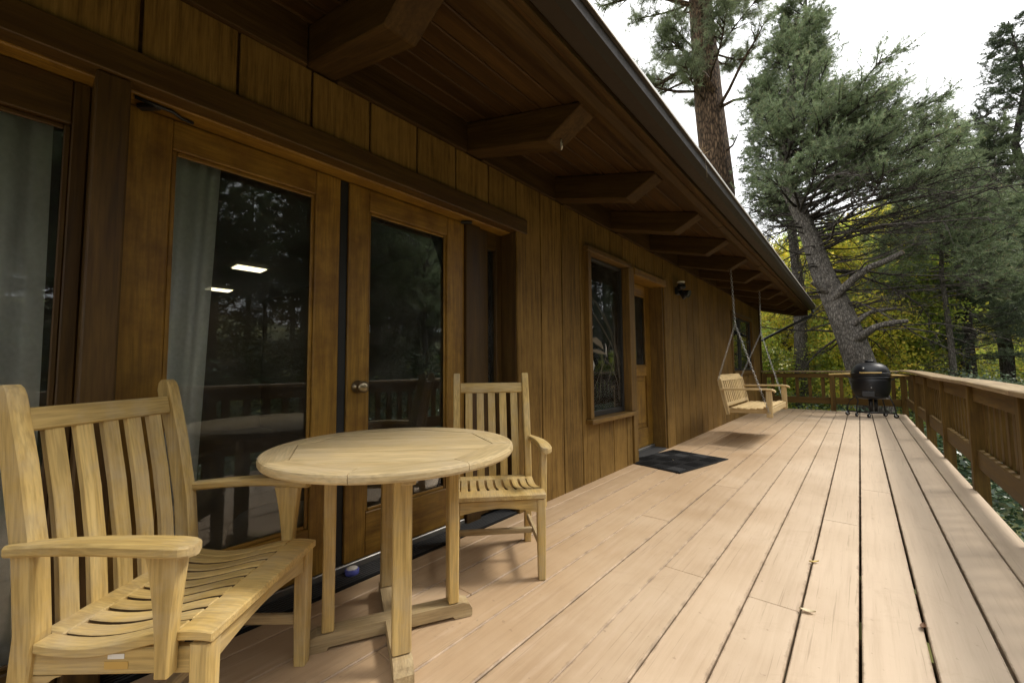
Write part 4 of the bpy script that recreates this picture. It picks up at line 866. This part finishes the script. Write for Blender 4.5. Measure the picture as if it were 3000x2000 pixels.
def curve_branch(p, az, el0, L, droop, rng, n=7, wob=.06):
    """a limb leaving p with azimuth az, first rising at el0 and bending by droop"""
    pts = [np.array(p, float)]; el = el0; a = az
    for i in range(n-1):
        el += droop/(n-1)+rng.normal()*wob; a += rng.normal()*wob*1.5
        pts.append(pts[-1]+L/(n-1)*np.array([math.cos(a)*math.cos(el), math.sin(a)*math.cos(el), math.sin(el)]))
    return np.array(pts)
def along(P, t):
    n = len(P)-1; f = np.clip(t*n, 0, n-1e-6); i = f.astype(int); u = (f-i)[:, None]; return P[i]*(1-u)+P[i+1]*u, unit(P[i+1]-P[i])
def limb_with_twigs(limbs, P, r0, rng, ntw, twl, bias=(0, 0, .15), bare=False, tsides=3, start=.2):
    """adds a limb and side branches; returns twig starts and directions for needles"""
    n = len(P); limbs.add(P, np.linspace(r0, r0*.22, n), 5)
    t = start+(1-start)*rng.random(ntw)**.75; Q, D = along(P, t); side = unit(np.cross(D, rng.normal(size=(ntw, 3))*[.35, .35, 1])); sd = unit(D*.75+side*.8+np.asarray(bias)); ls = twl*(.5+.8*rng.random(ntw))*(1.15-.55*t)
    A = []; B = []; LL = []
    for q, d, l in zip(Q, sd, ls):
        m = q+d*l*.5+rng.normal(size=3)*l*.06; e = q+d*l+rng.normal(size=3)*l*.10+np.array([0, 0, .06*l]); limbs.add([q, m, e], [r0*.28, r0*.2, r0*.08], tsides)
        k = 4 if not bare else 3
        for u in np.linspace(.25, 1, k): A.append(q+(e-q)*u); B.append(unit(e-q+rng.normal(size=3)*l*.55)); LL.append(l*.42)
        if bare:
            for a, b_, c in zip(A[-k:], B[-k:], LL[-k:]): limbs.add([a, a+b_*c*1.3], [r0*.13, r0*.05], 3)
    A.append(P[-1]); B.append(unit(P[-1]-P[-2])); LL.append(twl*.5)
    return np.array(A), np.array(B), np.array(LL)
def conifer_parts(seed, trunk, radii, specs, K, ln, w, spread, nmat, bmat, lift=.15, bare=(), sides=10, lmat=None):
    """trunk: polyline; specs: limbs as dict(p, az, el, L, droop, r, ntw, twl)"""
    rng = np.random.default_rng(seed); T = Tubes(); T.add(trunk, radii, sides); limbs = Tubes(); A = []; B = []; C = []
    for sp in specs:
        P = sp['P'] if 'P' in sp else curve_branch(sp['p'], sp['az'], sp['el'], sp['L'], sp['droop'], rng)
        a, b_, c = limb_with_twigs(limbs, P, sp['r'], rng, sp['ntw'], sp['twl'], sp.get('bias', (0, 0, .15)), start=sp.get('start', .25)); A.append(a); B.append(b_); C.append(c)
    for sp in bare:
        P = sp['P'] if 'P' in sp else curve_branch(sp['p'], sp['az'], sp['el'], sp['L'], sp['droop'], rng, wob=.14)
        limb_with_twigs(limbs, P, sp['r'], rng, sp['ntw'], sp['twl'], (0, 0, -.1), bare=True)
    V = needles(np.concatenate(A), np.concatenate(B), np.concatenate(C), K, ln, w, spread, rng, lift)
    return T.mesh('trunk', bmat), limbs.mesh('limbs', lmat or bmat), arrmesh('crown', V, 3, nmat)
def plant_tree(name, lab, cat, meshes, loc=(0, 0, 0), rz=0, sc=1.0, group=None, sxy=None):
    t = thing(name, lab, cat, loc, rz, group); s2 = sxy or sc; t.scale = (s2, s2, sc)
    for nm, me in zip(('trunk', 'limbs', 'crown'), meshes): 
        o = bpy.data.objects.new(nm, me); COL.objects.link(o); o.parent = t
    return t
def interp(poly, z):
    P = np.array(poly, float); return np.array([np.interp(z, P[:, 2], P[:, k]) for k in range(2)]+[z])

# the big leaning conifer behind the grill
TR = [(.42, 13.4, -1.5), (.25, 13.45, 0), (.03, 13.5, 1.0), (-.12, 13.6, 1.66), (-.375, 13.7, 2.64), (-.66, 13.8, 3.57), (-.86, 13.9, 4.54), (-1.08, 14.0, 5.37), (-1.30, 14.1, 6.10), (-1.38, 14.2, 6.94), (-1.36, 14.3, 7.8), (-1.20, 14.4, 9.08), (-.95, 14.5, 10.4), (-.75, 14.6, 11.5), (-.68, 14.6, 12.0)]
RA = [.38, .345, .32, .305, .285, .255, .22, .195, .195, .17, .15, .12, .08, .04, .015]
rng = np.random.default_rng(5); specs = []; bare = []
for k in range(120):
    z = 5.2+(11.7-5.2)*(k/119)**1.0+rng.normal()*.1; p = interp(TR, z); az = rng.uniform(-math.pi, math.pi); u = (z-5.3)/6.4
    east = math.cos(az); L = (2.2-1.7*u)*(1+.55*max(0, east)*(1-.6*u))*(.75+.4*rng.random())*(.8 if u < .12 else 1)
    if east < -.3 and u < .5: L *= .62
    if east > 0 and u > .35: L *= 1-.6*east*min(1, (u-.35)/.2)
    specs.append(dict(p=p, az=az, el=.15+.25*u+.15*rng.normal(), L=L, droop=.15+.25*rng.random(), r=.045-.025*u, ntw=int(9+L*7), twl=.5+.12*L, bias=(.25, 0, .2)))
for k in range(22):   # long limbs reaching out to the right of the trunk
    z = 5.0+2.6*rng.random(); p = interp(TR, z); specs.append(dict(p=p, az=rng.uniform(-.75, .5), el=.0+.2*rng.random(), L=rng.uniform(2.2, 3.4), droop=.1, r=.05, ntw=26, twl=.8, bias=(.3, 0, .3), start=.35))
for k in range(80):
    z = rng.uniform(1.7, 6.2); p = interp(TR, z); az = rng.uniform(-math.pi, math.pi); right = math.cos(az) > 0
    bare.append(dict(p=p, az=az, el=rng.uniform(-.35, .35), L=rng.uniform(1.0, 3.4 if right else 2.4), droop=rng.uniform(-.8, .45), r=rng.uniform(.018, .036), ntw=int(rng.integers(6, 13)), twl=.55))
for k in range(16):   # long dead limbs reaching right
    z = rng.uniform(3.4, 6.0); p = interp(TR, z); bare.append(dict(p=p, az=rng.uniform(-.7, .5), el=rng.uniform(-.05, .3), L=rng.uniform(2.2, 4.2), droop=rng.uniform(-.6, .1), r=rng.uniform(.03, .05), ntw=18, twl=.75))
bare += [dict(P=np.array([(-.276, 13.72, 3.0), (0, 13.75, 3.25), (.30, 13.8, 3.52), (.62, 13.85, 3.66), (.95, 13.9, 3.85)]), r=.085, ntw=3, twl=.3)]
mainm = conifer_parts(21, TR, RA, specs, 34, .085, .011, .55, NEEDLE, BARK_GREY, bare=bare, sides=18, lmat=BARK_DARK)
mt_ = plant_tree('leaning_conifer', 'leaning grey-trunked conifer with sawn branch stubs behind the grill', 'tree', mainm)
def stub(P, R):
    T = Tubes(); T.add(P, R, 10); o = bpy.data.objects.new('branch_stub', T.mesh('branch_stub', BARK_GREY)); COL.objects.link(o); o.parent = mt_
    d = (Vector(P[-1])-Vector(P[-2])).normalized(); c = lathe('cut_end', [(.0, 0), (R[-1]*.99, 0), (R[-1]*.95, .006), (.0, .007)], CUTWOOD, None, n=12); c.parent = o; c.matrix_basis = Matrix.Translation(P[-1]) @ d.to_track_quat('Z', 'Y').to_matrix().to_4x4()
stub([(-.45, 13.55, 2.75), (-.25, 13.4, 3.0), (.05, 13.35, 3.28), (.30, 13.35, 3.46), (.62, 13.4, 3.58), (.92, 13.45, 3.74)], [.12, .095, .085, .08, .072, .064])
stub([(-.05, 13.4, 1.68), (.15, 13.25, 1.83), (.33, 13.2, 1.97), (.52, 13.2, 2.03), (.72, 13.2, 2.06), (.90, 13.25, 2.07)], [.12, .09, .075, .068, .06, .05])
stub([(-.15, 13.5, 2.0), (.0, 13.4, 2.14), (.15, 13.4, 2.28), (.32, 13.4, 2.38), (.74, 13.5, 2.42)], [.10, .07, .058, .05, .03])
stub([(-.52, 13.6, 2.95), (-.66, 13.4, 3.06), (-.85, 13.35, 3.27)], [.10, .075, .068])

# the tall furrowed pine above the roof
TP = [(-3.7, 17, -1.2), (-3.75, 17, 4), (-3.85, 17, 8), (-3.93, 17, 9.4), (-4.05, 17, 11.2), (-4.13, 17, 13.1), (-4.23, 17, 15.9), (-4.3, 17, 19), (-4.35, 17, 22)]
RP = [.66, .60, .56, .54, .52, .48, .42, .3, .08]
rng = np.random.default_rng(8); specs = []
def PL(*p): return np.array(p, float)
specs += [dict(P=PL((-3.75, 16.6, 11.6), (-4.0, 16.2, 12.1), (-4.45, 16.1, 12.75), (-4.9, 16.0, 12.55), (-5.6, 16, 12.45), (-6.4, 16, 12.5), (-7.2, 15.8, 12.9)), r=.15, ntw=22, twl=.9, start=.45),
          dict(P=PL((-4.5, 16.1, 12.7), (-4.55, 16, 13.2), (-4.9, 15.9, 13.6), (-5.4, 15.8, 13.7)), r=.09, ntw=16, twl=.8, start=.3),
          dict(P=PL((-3.6, 16.7, 11.0), (-3.2, 16.4, 11.3), (-2.7, 16.2, 12.0), (-2.2, 16, 12.5), (-1.9, 15.9, 12.9)), r=.075, ntw=14, twl=.7, start=.5),
          dict(P=PL((-3.6, 16.8, 11.0), (-3.1, 16.6, 10.95), (-2.7, 16.5, 10.8), (-1.8, 16.3, 11.1)), r=.07, ntw=12, twl=.7, start=.5),
          dict(P=PL((-4.2, 16.8, 15.4), (-5.0, 16.4, 15.9), (-5.9, 16.2, 16.6), (-7.0, 16, 16.9), (-8.2, 16, 17.3)), r=.11, ntw=26, twl=1.0, start=.35),
          dict(P=PL((-3.5, 16.8, 9.2), (-3.2, 16.6, 9.25), (-3.05, 16.5, 9.45), (-2.9, 16.5, 9.8)), r=.05, ntw=1, twl=.2)]
for k in range(62):
    z = 11.3+9.0*rng.random(); p = interp(TP, z); L = rng.uniform(1.6, 3.6)*(1.1-.035*(z-11)); specs.append(dict(p=p, az=rng.uniform(-math.pi, math.pi), el=rng.uniform(-.25, .3), L=L, droop=rng.uniform(.1, .8), r=.06, ntw=int(10+5*L), twl=.8, start=.45))
pm = conifer_parts(22, TP, RP, specs, 30, .19, .012, .62, NEEDLE_PINE, BARK_PINE, sides=20)
plant_tree('ponderosa_pine', 'tall pine with a thick furrowed orange-brown trunk rising above the roof', 'tree', pm)

def generic_conifer(seed, H, r0, zc, Lmax, nb, nmat, K=22, ln=.12, w=.016, twl=.75, el=.0, top=.6, bare_n=14, bmat=BARK_DARK):
    rng = np.random.default_rng(seed); tr = [(rng.normal()*.04*k, rng.normal()*.04*k, H*k/6) for k in range(7)]; ra = [r0*(1-.93*k/6) for k in range(7)]; specs = []; bare = []
    for k in range(nb):
        u = (k/nb); z = zc+(H*.985-zc)*u; p = interp(tr, z); L = Lmax*((1-u)**.8*(1-top*0)+.08)*rng.uniform(.65, 1.1)
        specs.append(dict(p=p, az=k*2.4+rng.normal()*.4, el=el+.35*u+rng.normal()*.08, L=L, droop=-.15+.5*rng.random(), r=.035*(1-.6*u), ntw=int(5+L*6), twl=twl*(.5+.5*(1-u)), start=.12))
    for k in range(bare_n):
        z = zc*rng.uniform(.25, 1); bare.append(dict(p=interp(tr, z), az=rng.uniform(-3.1, 3.1), el=rng.uniform(-.3, .2), L=Lmax*rng.uniform(.3, .7), droop=rng.uniform(-.5, .2), r=.014, ntw=5, twl=.4))
    return conifer_parts(seed, tr, ra, specs, K, ln, w, .55, nmat, bmat, bare=bare, sides=9)
firA = generic_conifer(31, 13, .20, 1.6, 2.5, 95, NEEDLE_DARK)
firB = generic_conifer(32, 10, .13, 2.4, 1.7, 80, NEEDLE, ln=.11)
pineC = generic_conifer(33, 12, .19, 3.2, 2.4, 70, NEEDLE_PINE, K=26, ln=.17, el=.1)
highfir = generic_conifer(36, 13, .22, 3.2, 2.3, 95, NEEDLE_DARK, el=.1)
slim = generic_conifer(34, 9.4, .10, 4.0, 2.0, 84, NEEDLE, ln=.10, bare_n=26, bmat=BARK_GREY)
bole = generic_conifer(35, 15, .25, 7.0, 2.2, 50, NEEDLE_DARK, bare_n=30, bmat=BARK_GREY)
def gz(x, y): return ground_z(x, y)-.1
def at(x, y): return (x, y, gz(x, y))
plant_tree('slender_pine', 'slender young pine with a thin pale trunk standing clear beyond the railing corner', 'tree', slim, (1.95, 17.0, -1.0), .4, 1.0)
plant_tree('grey_conifer', 'straight grey conifer trunk seen below the end of the eave', 'tree', bole, (-1.55, 17.4, -1.3), 1.1, 1.0)
plant_tree('tall_fir', 'tall dense dark fir at the far right, taller than its neighbours', 'tree', highfir, at(5.35, 25.0), 0, 1.12, sxy=1.45)
plant_tree('dark_pine', 'dark pine trunk standing at the edge of the yellow meadow', 'tree', bole, at(4.35, 25.0), 2.0, .8, sxy=.45)
plant_tree('fir_tree', 'mid-height pine standing behind the slender pine', 'tree', pineC, at(2.75, 21.5), 2.0, .80)
BG = 'conifers in the wood beyond the deck'
bgl = 'conifer standing in the mixed wood beyond the end railing'
for i, (m_, x, y_, rz_, s_) in enumerate(((pineC, 4.4, 24.5, .3, .9), (firB, 7.2, 24, 1.7, 1.05), (firA, 10.8, 27, 2.2, .95), (firB, 1.2, 27, 4.0, .9), (highfir, 1.3, 25.5, 1.0, .7), (highfir, 5.6, 23.2, 2.4, .74), (highfir, 2.7, 19.3, 4.4, .70), (firA, -6.2, 27, 5, .8), (pineC, 9.3, 33, 1, 1.0), (firA, 8.4, 48, 3, 1.1), (firB, 10.2, 50, 1, 1.2), (firA, 6.6, 47, .6, 1.0), (pineC, 12, 52, 2, 1.1), (firB, 7.4, 52, 2, 1.3), (firB, -9.5, 24, 1, 1.0), (firA, 12, 31, .5, 1.1), (pineC, 3.0, 36, 2.5, 1.0), (firB, -.6, 33, 3, 1.0), (firA, 9.2, 21.5, 4.4, .8))):
    plant_tree('fir_tree' if m_ is not pineC else 'pine_tree', bgl, 'tree', m_, at(x, y_), rz_, s_, BG)

# broadleaf trees in autumn colour
def broadleaf(seed, H, mat, nl, leafs, Rx=1.7, zc=.28):
    rng = np.random.default_rng(seed); T = Tubes(); tr = np.array([(rng.normal()*.06*k, rng.normal()*.06*k, H*k/6*.92) for k in range(7)]); T.add(tr, [.10*(1-.9*k/6) for k in range(7)], 8); Lb = Tubes(); C = []
    for k in range(34):
        z = H*(zc+(.93-zc)*k/34); p = interp(tr, z); u = k/34; P = curve_branch(p, k*2.4, .55+.3*rng.normal()*.5, Rx*(.45+.75*math.sin(math.pi*min(1, .18+u*.85)))*rng.uniform(.6, 1.1), .1, rng, n=5, wob=.12); Lb.add(P, np.linspace(.025, .006, 5), 4)
        for t in (.4, .6, .8, 1.0): C.append(P[0]+(P[-1]-P[0])*t+rng.normal(size=3)*.1)
    C = np.array(C); idx = rng.integers(0, len(C), nl); pos = C[idx]+rng.normal(size=(nl, 3))*[.27, .27, .21]
    a = rand_dirs(nl, rng); b_ = unit(np.cross(a, rng.normal(size=(nl, 3)))); s = leafs*(.6+.7*rng.random((nl, 1)))
    V = np.stack([pos-a*s*.55, pos+b_*s*.34, pos+a*s*.6, pos-b_*s*.34], 1).reshape(-1, 3)
    return T.mesh('trunk', BARK_DARK), Lb.mesh('limbs', BARK_DARK), arrmesh('crown', V, 4, mat)
goldA = broadleaf(41, 7.5, LEAF_GOLD, 15000, .105); limeB = broadleaf(42, 7.0, LEAF_LIME, 15000, .10); goldC = broadleaf(43, 5.0, LEAF_GOLD, 11000, .09, 1.5, .12); limeD = broadleaf(44, 3.6, LEAF_LIME, 9000, .085, 1.4, .06)
lab_g = 'golden broadleaf tree in the wood behind the leaning conifer'; lab_l = 'lime green broadleaf tree in the wood behind the leaning conifer'
for i, (m_, x, y_, rz_, s_) in enumerate(((goldA, -3.0, 22, .2, 1.0), (goldC, -1.9, 19.5, 1.2, 1.0), (goldA, -.5, 18.9, 2.6, .95), (limeB, 1.1, 18.2, 4.6, .85), (goldC, .4, 16.6, 1.0, .9), (limeB, -.2, 21.5, 2.0, 1.05), (goldA, 1.0, 24, 3.3, 1.1), (limeD, -.3, 17.8, .5, 1.1), (goldC, 1.0, 19.2, 2.2, 1.0), (limeB, 1.9, 26.5, 4.0, 1.15), (goldA, -5.2, 25, 5.1, 1.1), (limeB, -2.0, 28, .9, 1.2), (goldA, 2.3, 29, 1.9, 1.0), (limeD, 1.4, 21.2, 3.9, 1.1), (limeB, 9.6, 52, 1, 1.2), (goldA, 8.6, 50, 2, 1.2), (limeB, 11.5, 56, 1, 1.3), (goldA, 11.8, 60, 3, 1.4), (limeB, 10.0, 60, 3, 1.4), (goldA, 14, 62, 2, 1.4), (goldC, 7.9, 45, .2, .9), (limeD, -1.0, 24.5, 1.5, .8), (goldC, 10.0, 47, 2.5, .9), (limeB, -7.5, 20, 2.5, 1.0), (goldC, -4.2, 18.6, 4.2, 1.0), (limeD, -2.8, 16.6, 2.9, 1.0), (goldA, .0, 30, 4.1, 1.2), (limeB, 4.3, 43, 2, 1.2))):
    gold = m_ in (goldA, goldC)
    plant_tree('golden_tree' if gold else 'lime_tree', lab_g if gold else lab_l, 'tree', m_, at(x, y_), rz_, s_, 'golden trees beyond the deck' if gold else 'lime green trees beyond the deck')
for k, fr in enumerate(np.linspace(.09, .27, 17)):
    yy = 50+(k*7 % 5)*3.0; m_ = (firA, limeB, firB, goldA, pineC, limeB, highfir)[k % 7]; conif = m_ not in (goldA, limeB); xx = fr*yy
    plant_tree('fir_tree' if conif else 'broad_tree', 'conifer on the slope behind the yellow meadow' if conif else 'yellow green tree on the slope behind the yellow meadow', 'tree', m_, at(xx, yy), k*1.9, 1.0+.06*(k % 4), 'conifers behind the meadow' if conif else 'broadleaf trees behind the meadow')
# the wood along the open side of the deck, which the door glass mirrors
lab_r = 'conifer across from the cabin, mirrored in the door glass'; lab_r2 = 'broadleaf tree across from the cabin, mirrored in the door glass'
k = 0
for x in (13.0, 15.5, 18.5, 22.0, 26.0):
    for y_ in np.arange(-26, 27, 3.4):
        xx = x+math.sin(k*7.3)*1.2; yy = y_+math.cos(k*5.1)*1.2; k += 1
        if yy > .9*xx+6: continue
        m_ = (firA, pineC, firB, pineC, firA, firB, firA, highfir)[(k*5+int(x)) % 8]
        plant_tree('fir_tree' if m_ not in (goldA, limeB) else 'golden_tree', lab_r if m_ not in (goldA, limeB) else lab_r2, 'tree', m_, at(xx, yy), k*1.3, .85+.3*((k*37) % 10)/10, 'conifers across from the cabin' if m_ not in (goldA, limeB) else 'broadleaf trees across from the cabin')

# shrubs and low growth below and beyond the railings
def shrub_mass(name, lab, mat, n, region, leafs, seed, hmax, clumps, kind='stuff'):
    rng = np.random.default_rng(seed); cx = []; 
    while len(cx) < clumps:
        x = rng.uniform(region[0], region[1]); y_ = rng.uniform(region[2], region[3])
        if (x < .95 and y_ < 12.45) or (-10.4 < x < -1.7 and y_ < 13.2) or (x > 1.2 and False): continue
        cx.append((x, y_, ground_z(x, y_)))
    C = np.array(cx); idx = rng.integers(0, clumps, n); h = hmax*(.4+.6*rng.random(clumps)); ph = rng.random(n)**.7
    pos = C[idx]+np.stack([rng.normal(size=n)*.32, rng.normal(size=n)*.32, ph*h[idx]], 1); pos[:, 0] = np.where((pos[:, 1] < 12.45) & (pos[:, 0] < .95), .95+np.abs(pos[:, 0]-.95), pos[:, 0])
    a = rand_dirs(n, rng)*[1, 1, .5]; a = unit(a); b_ = unit(np.cross(a, rng.normal(size=(n, 3))*[.4, .4, 1])); s = leafs*(.6+.7*rng.random((n, 1)))
    V = np.stack([pos-a*s*.5, pos+b_*s*.3, pos+a*s*.55, pos-b_*s*.3], 1).reshape(-1, 3)
    o = bpy.data.objects.new(name, arrmesh(name, V, 4, mat)); COL.objects.link(o); tag(o, lab, 'undergrowth', kind=kind)
shrub_mass('shrubbery', 'dense dark leafy shrubs below the deck railing', LEAF_SHRUB, 60000, (.95, 5.5, -2, 16), .085, 51, 1.3, 260)
shrub_mass('undergrowth', 'mixed green undergrowth beyond the end railing', LEAF_LIME, 38000, (-5, 2.8, 12.8, 22), .085, 52, 1.5, 190)
shrub_mass('shrubbery', 'dark green shrubs around the foot of the leaning conifer', LEAF_SHRUB, 34000, (-4, 4.5, 12.6, 19), .08, 53, 1.7, 130)
shrub_mass('shrubbery', 'leafy thicket between the trees across from the deck', LEAF_SHRUB, 40000, (7, 18, -16, 14), .16, 55, 2.4, 300)
shrub_mass('shrubbery', 'glossy pale green shrubs rising behind the railing corner', LEAF_PALE, 30000, (1.1, 3.0, 12.9, 17.5), .075, 56, 2.4, 70)
shrub_mass('foliage', 'yellow meadow growth under the trees beyond the railing corner', LEAF_GOLD, 20000, (3, 14, 22, 46), .13, 54, .7, 260)
shrub_mass('foliage', 'green low growth scattered over the meadow', LEAF_SHRUB, 9000, (2.5, 12, 18, 40), .12, 57, .7, 90)
def grass(name, lab, n, region, mat, seed, h):
    rng = np.random.default_rng(seed); x = rng.uniform(region[0], region[1], n); y_ = rng.uniform(region[2], region[3], n); z = np.array([ground_z(a, b_) for a, b_ in zip(x, y_)]); P = np.stack([x, y_, z], 1); d = unit(rng.normal(size=(n, 3))*[.35, .35, .1]+[0, 0, 1]); s = unit(np.cross(d, rng.normal(size=(n, 3)))); hh = h*(.5+rng.random((n, 1)))
    V = np.stack([P-s*.02, P+s*.02, P+d*hh], 1).reshape(-1, 3); o = bpy.data.objects.new(name, arrmesh(name, V, 3, mat)); COL.objects.link(o); tag(o, lab, 'grass', kind='stuff')
grass('grass', 'tall yellow green meadow grass under the trees', 45000, (2.5, 18, 18, 46), LEAF_LIME, 61, .45)
